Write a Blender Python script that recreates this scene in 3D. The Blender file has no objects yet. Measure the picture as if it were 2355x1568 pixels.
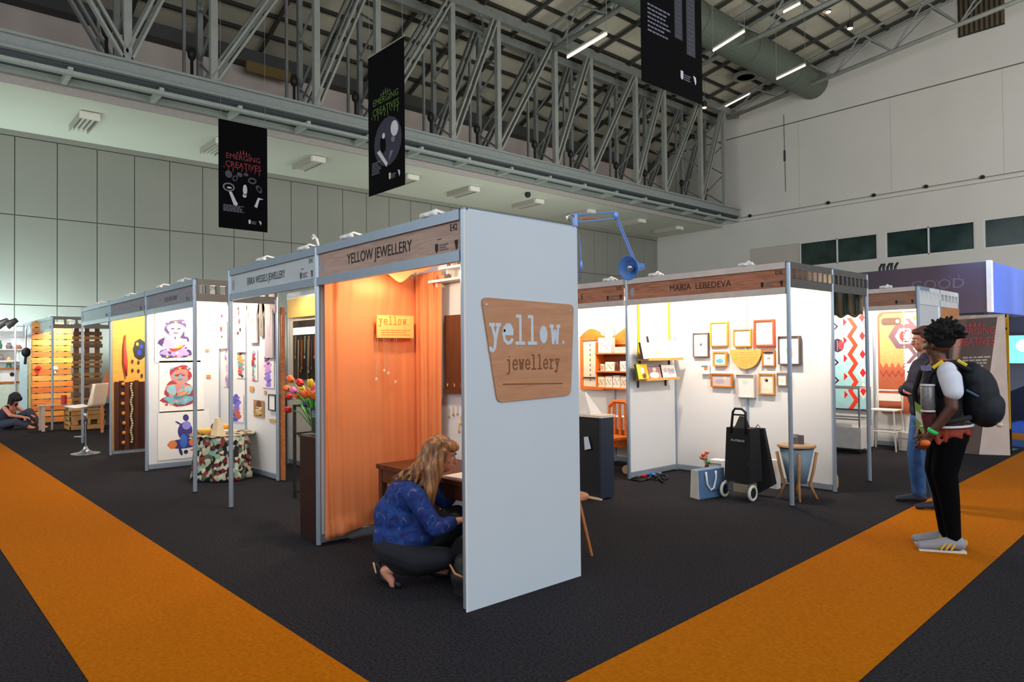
import bpy, math, random
import numpy as np
from mathutils import Vector, Matrix
SC = bpy.context.scene
COL = SC.collection
PI = math.pi
rnd = random.Random(7)

# ------------------------------------------------------------------ camera
CF, CYAW, CPIT, CROLL = 1609.7, 0.8426, 0.0173, -0.0101
CLOC = Vector((3.46, -2.689, 1.59))
_cy, _sy = math.cos(CYAW), math.sin(CYAW)
_f = Vector((-_sy*math.cos(CPIT), _cy*math.cos(CPIT), math.sin(CPIT)))
_r0 = Vector((_cy, _sy, 0)); _u0 = _r0.cross(_f)
_r = math.cos(CROLL)*_r0 + math.sin(CROLL)*_u0
_u = -math.sin(CROLL)*_r0 + math.cos(CROLL)*_u0
cam = bpy.data.cameras.new('camera'); cam.sensor_width = 36; cam.lens = CF/2355*36
cam.clip_end = 200
camo = bpy.data.objects.new('camera', cam); COL.objects.link(camo)
mw = Matrix((( _r.x,_u.x,-_f.x,CLOC.x),( _r.y,_u.y,-_f.y,CLOC.y),( _r.z,_u.z,-_f.z,CLOC.z),(0,0,0,1)))
camo.matrix_world = mw
SC.camera = camo
def _ray(x, y): return _f + _r*(x-1177.5)/CF + _u*(784-y)/CF
# world position of a point seen in the photograph on a known real plane
def onx(x, y, X): d=_ray(x,y); return CLOC+d*((X-CLOC.x)/d.x)
def ony(x, y, Y): d=_ray(x,y); return CLOC+d*((Y-CLOC.y)/d.y)
def onz(x, y, Z=0): d=_ray(x,y); return CLOC+d*((Z-CLOC.z)/d.z)

# ------------------------------------------------------------------ world, lights, exposure
w = bpy.data.worlds.new('world'); SC.world = w; w.use_nodes = True
bg = w.node_tree.nodes['Background']; bg.inputs[0].default_value = (0.80,0.90,1.0,1); bg.inputs[1].default_value = 0.6
SC.view_settings.view_transform = 'Standard'; SC.view_settings.look = 'None'
SC.view_settings.exposure = 0.0; SC.view_settings.gamma = 1.0
SC.view_settings.use_curve_mapping = False
def light(kind, name, loc, energy, color=(1,1,1), size=0.1, aim=None, sizey=None, spot=None, parent=None, blend=0.6):
    l = bpy.data.lights.new(name, kind); l.energy = energy; l.color = color
    if kind == 'AREA':
        l.size = size
        if sizey: l.shape='RECTANGLE'; l.size_y = sizey
    else: l.shadow_soft_size = size
    if kind == 'SPOT': l.spot_size = spot or 2.0; l.spot_blend = blend
    o = bpy.data.objects.new(name, l); COL.objects.link(o)
    loc = Vector(loc)
    if aim is not None:
        o.rotation_euler = (Vector(aim)-loc).to_track_quat('-Z','Y').to_euler()
    if parent is not None:
        loc = loc - WO[parent.name]; o.parent = parent
    o.location = loc
    return o
WO = {}
# daylight from the glazed side of the hall behind the photographer
light('AREA','hall_daylight',(15.5,4,9),2300,(0.86,0.93,1.0),26,aim=(-10,14,3),sizey=14)
light('AREA','hall_daylight',(-6,-13.5,9),1100,(0.88,0.95,1.0),24,aim=(-8,10,2),sizey=12)
# added fill lights kept out of view, brightening the roof, side ceiling and far wall
light('AREA','added_uplight',(-14.5,17,3.2),620,(0.95,1.0,0.96),10,aim=(-18,18,12),sizey=16)
light('AREA','added_uplight',(5,14,4),1200,(1.0,0.97,0.90),10,aim=(-3,18,20),sizey=16)
light('AREA','added_uplight',(7,20,6),1450,(1.0,0.97,0.92),8,aim=(-9,34,10),sizey=8)
light('AREA','added_uplight',(-13,-6,3),330,(0.9,1.0,0.95),6,aim=(-20,0,12),sizey=8)
# unseen lights standing in for a lit stand, washing the far panelled wall, and the blue stage lighting
light('AREA','wall_wash',(-23.0,-2.5,2.1),520,(0.75,0.97,1.0),8,aim=(-24,-2.3,3.0),sizey=.6)
light('AREA','wall_wash',(-23.0,6,2.0),150,(0.85,0.98,1.0),7,aim=(-24,6,3.0),sizey=.6)
light('SPOT','stage_light',(3.2,13.0,4.6),900,(0.15,0.35,1.0),0.2,aim=(0.6,15.0,3.0),spot=1.6)
light('SPOT','stage_light',(-4.2,16.0,3.0),500,(0.2,0.4,1.0),0.2,aim=(-3.6,16.9,3.2),spot=1.6)

# ------------------------------------------------------------------ materials
def lin(c):
    if isinstance(c, str): c = [int(c[i:i+2],16) for i in (0,2,4)]
    return tuple(((v/255)/12.92 if v/255 <= .04045 else ((v/255+.055)/1.055)**2.4) for v in c)
MC = {}
def mat(c, rough=.6, metal=0., var=.06, scale=8., bump=0., kind='noise', c2=None, emit=0., trans=0., stretch=(1,1,1), bs=None, mixr=None, spec=.5):
    key = (str(c),rough,metal,var,scale,bump,kind,str(c2),emit,trans,stretch,bs,mixr,spec)
    if key in MC: return MC[key]
    m = bpy.data.materials.new('%s_%d' % (kind, len(MC))); m.use_nodes = True
    nt = m.node_tree; b = nt.nodes['Principled BSDF']; N = nt.nodes.new; L = nt.links.new
    a = lin(c); a2 = lin(c2) if c2 else tuple(min(1,v*(1-2*var)) for v in a)
    b.inputs['Specular IOR Level'].default_value = spec; b.inputs['Roughness'].default_value = rough; b.inputs['Metallic'].default_value = metal
    tc = N('ShaderNodeTexCoord'); mp = N('ShaderNodeMapping'); L(tc.outputs['Object'], mp.inputs[0])
    mp.inputs['Scale'].default_value = stretch
    if kind == 'wood':
        t = N('ShaderNodeTexNoise'); t.inputs['Scale'].default_value = scale; t.inputs['Detail'].default_value = 6
        t.inputs['Distortion'].default_value = 1.2
    elif kind == 'voronoi':
        t = N('ShaderNodeTexVoronoi'); t.inputs['Scale'].default_value = scale
    elif kind == 'wave':
        t = N('ShaderNodeTexWave'); t.inputs['Scale'].default_value = scale; t.inputs['Distortion'].default_value = 1.5
    else:
        t = N('ShaderNodeTexNoise'); t.inputs['Scale'].default_value = scale; t.inputs['Detail'].default_value = 4
    L(mp.outputs[0], t.inputs['Vector'])
    out = t.outputs['Distance'] if kind == 'voronoi' else (t.outputs['Color'] if kind=='wave' else t.outputs[0])
    r = N('ShaderNodeValToRGB'); L(out, r.inputs[0])
    e0, e1 = mixr or (.3,.7)
    r.color_ramp.elements[0].position = e0; r.color_ramp.elements[1].position = e1
    r.color_ramp.elements[0].color = (*a2,1); r.color_ramp.elements[1].color = (*a,1)
    L(r.outputs[0], b.inputs['Base Color'])
    if bump:
        bn = N('ShaderNodeBump'); bn.inputs['Strength'].default_value = bump; bn.inputs['Distance'].default_value = .01
        if bs:
            t2 = N('ShaderNodeTexNoise'); t2.inputs['Scale'].default_value = bs; L(mp.outputs[0], t2.inputs['Vector']); L(t2.outputs[0], bn.inputs['Height'])
        else: L(out, bn.inputs['Height'])
        L(bn.outputs[0], b.inputs['Normal'])
    if emit:
        L(r.outputs[0], b.inputs['Emission Color']); b.inputs['Emission Strength'].default_value = emit
    if trans:
        b.inputs['Transmission Weight'].default_value = trans
    MC[key] = m
    return m
ALU  = mat((176,190,205), .35, .55, .03)
ALUD = mat((120,124,130), .4, .5, .04)
LAT  = mat((104,98,92), .5, .3, .05)
PANEL= mat((226,226,226), .45, 0, .015, 2)
WHITE= mat((238,236,232), .5, 0, .02)
PAPER= mat((244,240,232), .8, 0, .02)
BLACK= mat((14,14,16), .6, 0, .1)
DARK = mat((32,30,30), .6, 0, .1)
INK  = mat((30,28,28), .7, 0, .05)
CHROME=mat((205,208,212), .2, .9, .02)
STEEL= mat((128,131,126), .5, .25, .08, 3)
STEEL2=mat((148,150,142), .5, .2, .08, 3)
WOODF= mat((196,164,148), .6, 0, .1, 3, kind='wood', c2=(172,140,124), stretch=(1,1,10))
WOODM= mat((196,128,94), .6, 0, .1, 3, kind='wood', c2=(150,86,58), stretch=(1,1,10))
GREYF= mat((190,194,196), .6, 0, .05, 5)
PINE = mat((226,178,112), .55, 0, .1, 5, kind='wood', c2=(204,150,88), stretch=(1,6,6))
OAK  = mat((190,112,52), .5, 0, .1, 4, kind='wood', c2=(150,80,32), stretch=(1,6,6))

# ------------------------------------------------------------------ mesh collector
class Pl:
    def __init__(s, o, u, v, n): s.o=Vector(o); s.u=Vector(u); s.v=Vector(v); s.n=Vector(n)
    def __call__(s, u, v, w=0): return s.o+s.u*u+s.v*v+s.n*w
def PX(x, sgn=1): return Pl((x,0,0),(0,1,0),(0,0,1),(sgn,0,0))      # plane facing +-x : u=y v=z
def PY(y, sgn=-1): return Pl((0,y,0),(1,0,0),(0,0,1),(0,sgn,0))     # plane facing -y : u=x v=z
class M:
    def __init__(s, m=None): s.v=[]; s.f=[]; s.mi=[]; s.ms=[]; s.cur=0; s.sm=False; s.use(m or WHITE)
    def use(s, m):
        if m not in s.ms: s.ms.append(m)
        s.cur = s.ms.index(m); return s
    def add(s, vs, fs, mtx=None):
        b = len(s.v)
        if mtx is not None: vs = [mtx@Vector(v) for v in vs]
        s.v += [tuple(v) for v in vs]
        for f in fs: s.f.append(tuple(b+i for i in f)); s.mi.append(s.cur)
        return s
    def hexa(s, p):
        return s.add(p, [(0,3,2,1),(4,5,6,7),(0,1,5,4),(1,2,6,5),(2,3,7,6),(3,0,4,7)])
    def box(s, x0,y0,z0,x1,y1,z1, mtx=None):
        p=[(x0,y0,z0),(x1,y0,z0),(x1,y1,z0),(x0,y1,z0),(x0,y0,z1),(x1,y0,z1),(x1,y1,z1),(x0,y1,z1)]
        if mtx is not None: p=[mtx@Vector(q) for q in p]
        return s.hexa(p)
    def rect(s, pl, u0,v0,u1,v1,w0=0,w1=.002):
        return s.hexa([pl(u0,v0,w0),pl(u1,v0,w0),pl(u1,v0,w1),pl(u0,v0,w1),pl(u0,v1,w0),pl(u1,v1,w0),pl(u1,v1,w1),pl(u0,v1,w1)])
    def poly(s, pl, pts, w0=0, w1=.002):
        n=len(pts); a=[pl(u,v,w0) for u,v in pts]+[pl(u,v,w1) for u,v in pts]
        return s.add(a, [tuple(range(n))[::-1], tuple(range(n,2*n))]+[(i,(i+1)%n,n+(i+1)%n,n+i) for i in range(n)])
    def disc(s, pl, u,v,ru,rv=None,w0=0,w1=.002,ang=0,n=18):
        rv = rv or ru; c,sn=math.cos(ang),math.sin(ang)
        return s.poly(pl,[(u+ru*math.cos(t)*c-rv*math.sin(t)*sn, v+ru*math.cos(t)*sn+rv*math.sin(t)*c) for t in [2*PI*i/n for i in range(n)]],w0,w1)
    def frame(s, pl,u0,v0,u1,v1,t,w0,w1):
        s.rect(pl,u0,v0,u1,v0+t,w0,w1); s.rect(pl,u0,v1-t,u1,v1,w0,w1)
        s.rect(pl,u0,v0+t,u0+t,v1-t,w0,w1); s.rect(pl,u1-t,v0+t,u1,v1-t,w0,w1); return s
    def tube(s, pts, r, seg=8, closed=False, sq=False):
        pts=[Vector(p) for p in pts]; n=len(pts)
        rs = r if isinstance(r,(list,tuple)) else [r]*n
        ref=None; rings=[]
        for i,p in enumerate(pts):
            if closed: t=(pts[(i+1)%n]-pts[i-1])
            else: t=(pts[min(i+1,n-1)]-pts[max(i-1,0)])
            t.normalize()
            if ref is None:
                ref = Vector((0,0,1)) if abs(t.z)<.9 else Vector((1,0,0))
            a=t.cross(ref)
            if a.length<1e-4: a=t.orthogonal()
            a.normalize(); b=a.cross(t).normalized(); ref=b
            off = PI/4 if seg==4 else 0
            rings.append([p+(a*math.cos(2*PI*k/seg+off)+b*math.sin(2*PI*k/seg+off))*rs[i] for k in range(seg)])
        vs=[v for R in rings for v in R]; fs=[]
        for i in range(n if closed else n-1):
            j=(i+1)%n
            for k in range(seg): fs.append((i*seg+k, i*seg+(k+1)%seg, j*seg+(k+1)%seg, j*seg+k))
        if not closed: fs += [tuple(range(seg))[::-1], tuple((n-1)*seg+k for k in range(seg))]
        return s.add(vs,fs)
    def bar(s, a, b, w, h=None):      # square bar
        a=Vector(a); b=Vector(b); t=(b-a).normalized(); up=Vector((0,0,1)) if abs(t.z)<.95 else Vector((0,1,0))
        x=t.cross(up).normalized()*(w/2); y=x.normalized().cross(t)*((h or w)/2)
        return s.hexa([a-x-y,a+x-y,a+x+y,a-x+y,b-x-y,b+x-y,b+x+y,b-x+y])
    def lathe(s, c, prof, seg=20, axis=None):
        c=Vector(c); vs=[]; fs=[]; n=len(prof)
        q=Vector(axis).to_track_quat('Z','Y') if axis is not None else None
        for r,z in prof:
            for k in range(seg):
                p=Vector((r*math.cos(2*PI*k/seg), r*math.sin(2*PI*k/seg), z))
                vs.append(c+(q@p if q else p))
        for i in range(n-1):
            for k in range(seg): fs.append((i*seg+k,i*seg+(k+1)%seg,(i+1)*seg+(k+1)%seg,(i+1)*seg+k))
        fs += [tuple(range(seg))[::-1], tuple((n-1)*seg+k for k in range(seg))]
        return s.add(vs,fs)
    def ell(s, c, r, q=None, seg=14, rg=9):
        c=Vector(c); r=(r,r,r) if not isinstance(r,(tuple,list)) else r; vs=[]; fs=[]
        for i in range(rg+1):
            th=PI*(i if 0<i<rg else (0.02 if i==0 else rg-.02))/rg
            for k in range(seg):
                p=Vector((r[0]*math.sin(th)*math.cos(2*PI*k/seg), r[1]*math.sin(th)*math.sin(2*PI*k/seg), r[2]*math.cos(th)))
                vs.append(c+(q@p if q is not None else p))
        for i in range(rg):
            for k in range(seg): fs.append((i*seg+k,(i+1)*seg+k,(i+1)*seg+(k+1)%seg,i*seg+(k+1)%seg))
        fs += [tuple(range(seg)), tuple(rg*seg+k for k in range(seg))[::-1]]
        return s.add(vs,fs)
    def cap(s, a, b, ra, rb, seg=12):   # tapered capsule
        a=Vector(a); b=Vector(b); t=(b-a); L=t.length; t.normalize(); pts=[]; rs=[]
        for k in range(5): an=PI/2*(1-k/4)*.97; pts.append(a-t*ra*math.sin(an)); rs.append(ra*math.cos(an))
        for k in range(5): an=PI/2*(k/4)*.97; pts.append(b+t*rb*math.sin(an)); rs.append(rb*math.cos(an))
        return s.tube(pts,rs,seg)
    def sheet(s, fn, nu, nv, th=.004):
        g=[[Vector(fn(i/nu,j/nv)) for j in range(nv+1)] for i in range(nu+1)]
        vs=[];
        for i in range(nu+1):
            for j in range(nv+1): vs.append(g[i][j])
        off=len(vs)
        for i in range(nu+1):
            for j in range(nv+1):
                du=g[min(i+1,nu)][j]-g[max(i-1,0)][j]; dv=g[i][min(j+1,nv)]-g[i][max(j-1,0)]
                vs.append(g[i][j]-du.cross(dv).normalized()*th)
        fs=[]; W_=nv+1
        for i in range(nu):
            for j in range(nv):
                a,b,c,d=i*W_+j,(i+1)*W_+j,(i+1)*W_+j+1,i*W_+j+1
                fs.append((a,b,c,d)); fs.append((off+a,off+d,off+c,off+b))
        for i in range(nu):
            for j in (0,nv):
                a,b=i*W_+j,(i+1)*W_+j; fs.append((a,off+a,off+b,b) if j==0 else (a,b,off+b,off+a))
        for j in range(nv):
            for i in (0,nu):
                a,b=i*W_+j,i*W_+j+1; fs.append((a,b,off+b,off+a) if i==0 else (a,off+a,off+b,b))
        return s.add(vs,fs)
    def text(s, pl, txt, u, v, size, w=.002, sx=1., align='LEFT', th=.0015):
        vs,fs=text_geo(txt)
        xs=[p[0] for p in vs]; W_=(max(xs)-min(xs)); u0 = u - (min(xs)*size*sx) - (0 if align=='LEFT' else (W_*size*sx/2 if align=='CENTER' else W_*size*sx))
        return s.add([pl(u0+p[0]*size*sx, v+p[1]*size, w+(th if p[2]>0 else 0)) for p in vs], fs)
    def build(s, name, parent=None, smooth=False):
        me=bpy.data.meshes.new(name)
        o=bpy.data.objects.new(name, me); COL.objects.link(o)
        V=np.array(s.v)
        if parent is not None:
            off=WO[parent.name]; o.parent=parent; o['_p']=1
        else:
            off=Vector(((V[:,0].min()+V[:,0].max())/2,(V[:,1].min()+V[:,1].max())/2,V[:,2].min())); o.location=off
        WO[o.name]=off
        me.from_pydata([tuple(p) for p in (V-np.array(off))], [], s.f)
        for m in s.ms: me.materials.append(m)
        me.polygons.foreach_set('material_index', s.mi)
        if smooth or s.sm: me.polygons.foreach_set('use_smooth',[True]*len(s.f))
        me.update()
        if '_p' in o: del o['_p']
        return o
TG={}
def text_geo(txt):
    if txt in TG: return TG[txt]
    c=bpy.data.curves.new('t','FONT'); c.body=txt; c.extrude=.01; c.resolution_u=3
    o=bpy.data.objects.new('t',c); COL.objects.link(o)
    me=bpy.data.meshes.new_from_object(o)
    TG[txt]=([tuple(v.co) for v in me.vertices],[tuple(p.vertices) for p in me.polygons])
    bpy.data.objects.remove(o); bpy.data.meshes.remove(me); bpy.data.curves.remove(c)
    return TG[txt]

def thing(name, label, cat, loc, group=None, kind=None):
    o=bpy.data.objects.new(name,None); COL.objects.link(o); o.location=loc; o.empty_display_size=.1
    WO[o.name]=Vector(loc); return tag(o,label,cat,group,kind)
def tag(o, label=None, cat=None, group=None, kind=None):
    if label: o['label']=label
    if cat: o['category']=cat
    if group: o['group']=group
    if kind: o['kind']=kind
    return o
def struct(m, name, label=None, smooth=False):
    o=m.build(name, None, smooth); o['kind']='structure'
    return o
def lab(o, label): o['label']=label; return o
def dup(root, loc, rotz=None, label=None, group=None, scale=None):
    r=root.copy(); COL.objects.link(r); r.location=loc
    if rotz is not None: r.rotation_euler=(0,0,rotz)
    if scale: r.scale=(scale,)*3
    if label: r['label']=label
    if group: r['group']=group
    def rec(a,b):
        for ch in list(a.children):
            c=ch.copy(); COL.objects.link(c); c.parent=b; rec(ch,c)
    rec(root,r)
    WO[r.name]=Vector(loc)
    return r
def organic(m, name, parent, voxel=.012, smooth=6, factor=.6):
    """union of the collected closed shapes as one continuous skin"""
    me=bpy.data.meshes.new('tmp'); V=np.array(m.v)
    off=WO[parent.name] if parent is not None else Vector((V[:,0].mean(),V[:,1].mean(),V[:,2].min()))
    me.from_pydata([tuple(p) for p in (V-np.array(off))],[],m.f)
    o=bpy.data.objects.new('tmp',me); COL.objects.link(o)
    a=o.modifiers.new('r','REMESH'); a.mode='VOXEL'; a.voxel_size=voxel; a.use_smooth_shade=True
    b=o.modifiers.new('s','SMOOTH'); b.iterations=smooth; b.factor=factor
    dg=bpy.context.evaluated_depsgraph_get()
    res=bpy.data.meshes.new_from_object(o.evaluated_get(dg)); res.name=name
    bpy.data.objects.remove(o); bpy.data.meshes.remove(me)
    res.materials.clear()
    res.materials.append(m.ms[-1])
    res.polygons.foreach_set('material_index',[0]*len(res.polygons))
    r=bpy.data.objects.new(name,res); COL.objects.link(r)
    if parent is not None: r.parent=parent
    else: r.location=off
    WO[r.name]=off
    return r
# ------------------------------------------------------------------ hall
CARPET = mat((58,55,60),.95,0,.3,60,.5,c2=(26,26,30),bs=140,spec=.08)
ORANGE = mat((194,112,3),.9,0,.1,40,.35,c2=(174,94,2),bs=120,spec=.06)
BLUEC  = mat((26,60,140),.9,0,.1,40,.2)
m=M(CARPET); m.box(-26,-16,-.1,17,35,0); struct(m,'floor')
def strip(pts, label, c=ORANGE, z=.004, name='aisle_carpet'):
    m=M(c); pl=Pl((0,0,0),(1,0,0),(0,1,0),(0,0,1)); m.poly(pl,pts,0.0005,z)
    return tag(m.build(name),label,'carpet')
strip([(-23.5,-1.24),(2.03,-.92),(2.06,-1.92),(-23.5,-2.2)],'orange aisle carpet running left in front of the jewellery booth row')
strip([(1.11,-.92),(2.06,-.92),(2.03,.78),(1.80,6.5),(1.62,10.4),(1.45,15.2),(.42,15.2),(.62,10.4)],'orange aisle carpet running right past the two standing men',z=.0045)
strip([(-.6,10.9),(-.6,11.9),(.52,11.9),(.58,10.9)],'dark blue carpet patch between the totem and the narrow orange carpet',BLUEC,name='blue_carpet')
strip([(-.6,13.1),(-.6,15.8),(.40,15.8),(.48,13.1)],'dark blue carpet in front of the television',BLUEC,name='blue_carpet')
strip([(-.6,11.92),(-.6,13.08),(.48,13.08),(.52,11.92)],'narrow orange carpet crossing the blue floor at far right')

WALLP = mat((136,136,126),.6,0,.03,.6,spec=.2)
GROOVE= mat((88,88,80),.8)
m=M(GROOVE); m.box(-24.4,-16,0,-24.05,35,9)
m.use(WALLP)
y=-15.0+.16
while y<34.4:
    y1=min(y+1.168,34.5)
    for z0,z1 in ((0,3.3),(3.33,6.2),(6.23,8.75)): m.box(-24.05,y+.013,z0,-24.0,y1-.013,z1)
    y+=1.168
m.box(-24.05,-16,8.78,-23.98,34.5,9.0)
struct(m,'wall_left')
SOFF=mat((206,208,190),.6,0,.02,.5)
PINKW=mat((206,190,180),.7,0,.05,.7)
m=M(SOFF); m.box(-24,-16,8.95,-19.3,34.5,9.12)
m.use(mat((170,162,156),.6)); m.box(-19.32,-16,8.93,-19.24,34.5,9.14)
struct(m,'ceiling_soffit')
m=M(PINKW); m.box(-24.3,-16,9.12,-24,35,13.72)
m.use(mat((70,70,68),.7)); m.box(-24,-16,13.0,-23.4,34.5,13.5)
m.use(mat((120,96,50),.6)); m.box(-23.5,7.6,12.6,-23.3,9.4,13.0)
struct(m,'wall_upper_left')
# right wall with glazing
RW=mat((196,192,184),.65,0,.03,.5)
RW2=mat((176,168,158),.65,0,.03,.5)
m=M(RW)
Y=34.5
def wallr(x0,x1,z0,z1,mm=RW,d=0): m.use(mm).box(x0,Y+d,z0,x1,Y+.4,z1)
wallr(-24.4,8,7.45,9.2); wallr(-24.4,8,0,6.12)
wallr(-24.4,-17.56,6.12,7.45); wallr(-17.56,-14.55,6.12,7.45,RW2,.06); wallr(-10.52,-10.13,6.12,7.45); wallr(-6.28,-5.93,6.12,7.45); wallr(-1.9,8,6.12,7.45)
wallr(-24.4,8,9.2,14.1); wallr(-24.4,8,14.1,14.16,GROOVE,.02); wallr(-24.4,8,14.16,20)
m.use(RW).box(-19.9,Y-.18,9.12,8,Y,9.26)
for x in (-14.5,-9.8,-5.1,-.4): m.use(RW2).box(x,Y-.004,9.3,x+.02,Y+.01,14.1)
struct(m,'wall_back')
GL=mat((38,60,54),.12,0,.3,1.2,c2=(18,34,32))
FR=mat((205,206,200),.4)
for n,(x0,x1) in enumerate([(-14.55,-10.52),(-10.13,-6.28),(-5.93,-1.9)]):
    m=M(GL); m.box(x0,Y+.1,6.12,x1,Y+.12,7.45)
    m.use(FR); pl=PY(Y+.1); m.frame(pl,x0,6.12,x1,7.45,.05,-.0,.08); m.rect(pl,(x0+x1)/2-.03,6.12,(x0+x1)/2+.03,7.45,0,.08)
    struct(m,'window_%d'%(n+1))
m=M(RW); m.box(16.6,-16,0,17,35,2.2); m.box(16.6,-16,15,17,35,22); struct(m,'wall_right')
m=M(RW); m.box(-26,-16.4,0,17,-16,3); m.box(-26,-16.4,14,17,-16,22); struct(m,'wall_front')
# sensors and cable run on the right wall
m=M(mat((60,60,60),.8)); m.tube([(-19,Y-.02,9.36),(8,Y-.02,9.36)],.012,5)
for i,px in enumerate([(1725,477),(1905,468),(2010,452),(2130,435),(2260,415)]):
    p=ony(px[0],px[1],Y-.05)
    m.use(BLACK).lathe((p.x,Y-.12,9.37),[(.09,0),(.1,.06),(.05,.12)],10,axis=(0,1,0))
tag(m.build('cable_run'),'thin cable with small black fittings along the upper right wall','cable')
m=M(mat((40,34,30),.8)); m.box(-6.75,Y-.06,16.05,-4.95,Y-.004,17.95)
m.use(mat((92,78,58),.6))
for i in range(9): m.box(-6.66+i*.2,Y-.1,16.1,-6.56+i*.2,Y-.06,17.9)
tag(m.build('wall_louvre'),'dark slatted air louvre high on the right wall','vent')
m=M(mat((50,50,50),.8)); m.tube([(-15.3,Y-.03,14.7),(-15.28,Y-.03,12.6),(-15.26,Y-.03,10.4)],.012,5); m.box(-15.33,Y-.05,12.1,-15.24,Y-.01,12.7)
tag(m.build('hanging_cable'),'thin dark cable hanging down the right wall near the truss end','cable')

# roof
def roofz(x): return 13.72+.392*(x+24) if x<-18 else (16.07+.185*(x+18) if x<6 else 20.51-.185*(x-6))
ROOF=mat((186,180,160),.7,0,.1,.8); PUR=mat((40,38,34),.6); RAF=mat((60,60,54),.6)
m=M(ROOF)
for x0,x1 in ((-24.3,-18),(-18,6),(6,17)):
    m.hexa([(x0,-16,roofz(x0)),(x1,-16,roofz(x1)),(x1,35,roofz(x1)),(x0,35,roofz(x0)),(x0,-16,roofz(x0)+.2),(x1,-16,roofz(x1)+.2),(x1,35,roofz(x1)+.2),(x0,35,roofz(x0)+.2)])
struct(m,'ceiling')
m=M(PUR); x=-23
while x<16: m.bar((x,-16,roofz(x)-.07),(x,34.5,roofz(x)-.07),.1,.14); x+=.95 if x<-18 else 1.25
struct(m,'trim_1')
m=M(RAF); y=-15
while y<34.5:
    for a,b in ((-24,-18),(-18,6),(6,16.5)): m.bar((a,y,roofz(a)-.2),(b,y,roofz(b)-.2),.12,.14)
    y+=2.33
struct(m,'trim_2')
# roof trusses spanning from the side girder
proto=None
for n,y in enumerate((33,26,19,12,5,-2)):
    nm=['at the far end wall','second from the far end wall','third from the far end wall','fourth from the far end wall','fifth from the far end wall','nearest above the camera']
    t=thing('roof_truss','grey steel roof truss '+nm[n],'truss',(-18,y,14.85),'roof trusses over the hall')
    zl=lambda x: 14.85+.105*(x+18)
    zu=lambda x: roofz(x)-.62
    o=M(STEEL2).tube([(-17.9,y,zl(-18)),(6,y,zl(6))],.11,8).build('lower_chord',t,True)
    for s in (-.55,.55): M(STEEL).tube([(-17.9,y+s,zu(-17.9)),(6,y+s,zu(6))],.07,6).build('upper_chord',t)
    x=-17.5; k=0
    while x<5.5:
        xa,xb=x,x+1.6
        for s in (-.55,.55):
            a=(xa,y,zl(xa)); b=(xb,y+s,zu(xb)); c=(xb+1.2,y,zl(xb+1.2))
            mm=M(STEEL); mm.tube([a,b],.045,5); mm.tube([b,c],.045,5); mm.build('web_brace',t)
        x+=2.8
# deep box girder along the side of the hall
XF,XR=-18.05,-19.28
ZB,ZT=9.42,15.15
g=thing('box_girder','deep grey steel box girder with many posts above the white side ceiling','girder',(-18.6,10,9.3))
for x,nm in ((XF,'bottom_chord'),(XR,'bottom_chord')):
    mm=M(mat((140,146,142),.5,.2)); mm.box(x-.13,-15.9,ZB-.02,x+.13,34.3,ZB+.05); mm.box(x-.13,-15.9,ZB+.35,x+.13,34.3,ZB+.42); mm.box(x-.03,-15.9,ZB,x+.03,34.3,ZB+.4)
    mm.build(nm,g)
for x in (XF,XR):
    mm=M(STEEL); zt=ZT if x==XF else ZT-.1; mm.box(x-.13,-15.9,zt,x+.13,34.3,zt+.35); mm.build('top_chord',g)
nodes=[]
y=2.25; k=0
while y<34: nodes.append(y); y+= (2.33,3.31)[k%2]; k+=1
nodes=[2.25-3.31-2.33-3.3,2.25-3.31-2.33,2.25-3.31]+nodes
for i,y in enumerate(nodes):
    M(STEEL2).box(XF-.1,y-.1,ZB+.4,XF+.1,y+.1,ZT).build('front_post',g)
    mm=M(STEEL); mm.box(XR-.08,y-.08,ZB+.4,XR+.08,y+.08,ZT); mm.box(XR-.08,y-.5,ZB+.4,XR+.02,y-.42,ZT-1); mm.build('rear_post',g)
    mm=M(STEEL); z=ZB+.5; s=0
    while z<ZT-.6:
        a,b=(XF,XR) if s%2==0 else (XR,XF)
        mm.tube([(a,y,z),(b,y,z+.85)],.04,5); z+=.85; s+=1
    mm.build('cross_lacing',g)
    mm=M(BLACK); mm.ell((XR+.2,y-.3,ZB+1.5),(.14,.14,.2),None,8,6); mm.tube([(XR+.2,y-.3,ZB+1.4),(XR+.2,y-.3,ZB+.5)],.05,5); mm.build('junction_box',g)
for i in range(len(nodes)-1):
    y0,y1=nodes[i],nodes[i+1]
    fl = y0<2.2
    for x in (XF,XR):
        a=(x,(y1 if fl else y0),ZB+.45); b=(x,(y0 if fl else y1)+(0.15 if fl else -.15),ZT)
        mm=M(STEEL2 if x==XF else STEEL); w_=.17
        d=(Vector(b)-Vector(a)).normalized()
        for o_ in (-.11,.11): mm.bar(Vector(a)+Vector((0,o_,0)),Vector(b)+Vector((0,o_,0)),.2,.07)
        mm.build('diagonal_brace',g)
for y in (3,15,27): M(STEEL).tube([(XF,y,ZT),(XR,y+1.2,ZT)],.05,5).build('top_brace',g)
# ladder beams below the girder
m=M(mat((150,158,150),.5,.1))
m.box(-19.2,-15.9,9.16,-19.08,34.3,9.38); m.box(-18.2,-15.9,9.1,-18.02,34.3,9.2); m.use(mat((60,66,74),.6)).box(-19.1,-15.9,9.34,-18.1,34.3,9.38)
m.use(mat((170,178,168),.5,.1))
y=-1.4
while y<34: m.box(-19.1,y,9.14,-18.1,y+.12,9.32); y+=2.25
tag(m.build('ladder_beam'),'pale ladder shaped beam under the box girder at the ceiling edge','beam')
m=M(BLACK); m.ell((-19.9,19.2,8.85),.14); m.tube([(-19.9,19.2,8.95),(-19.9,19.2,8.85)],.04,6)
tag(m.build('dome_camera',smooth=True),'small black dome fitting under the white side ceiling','camera')
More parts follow.
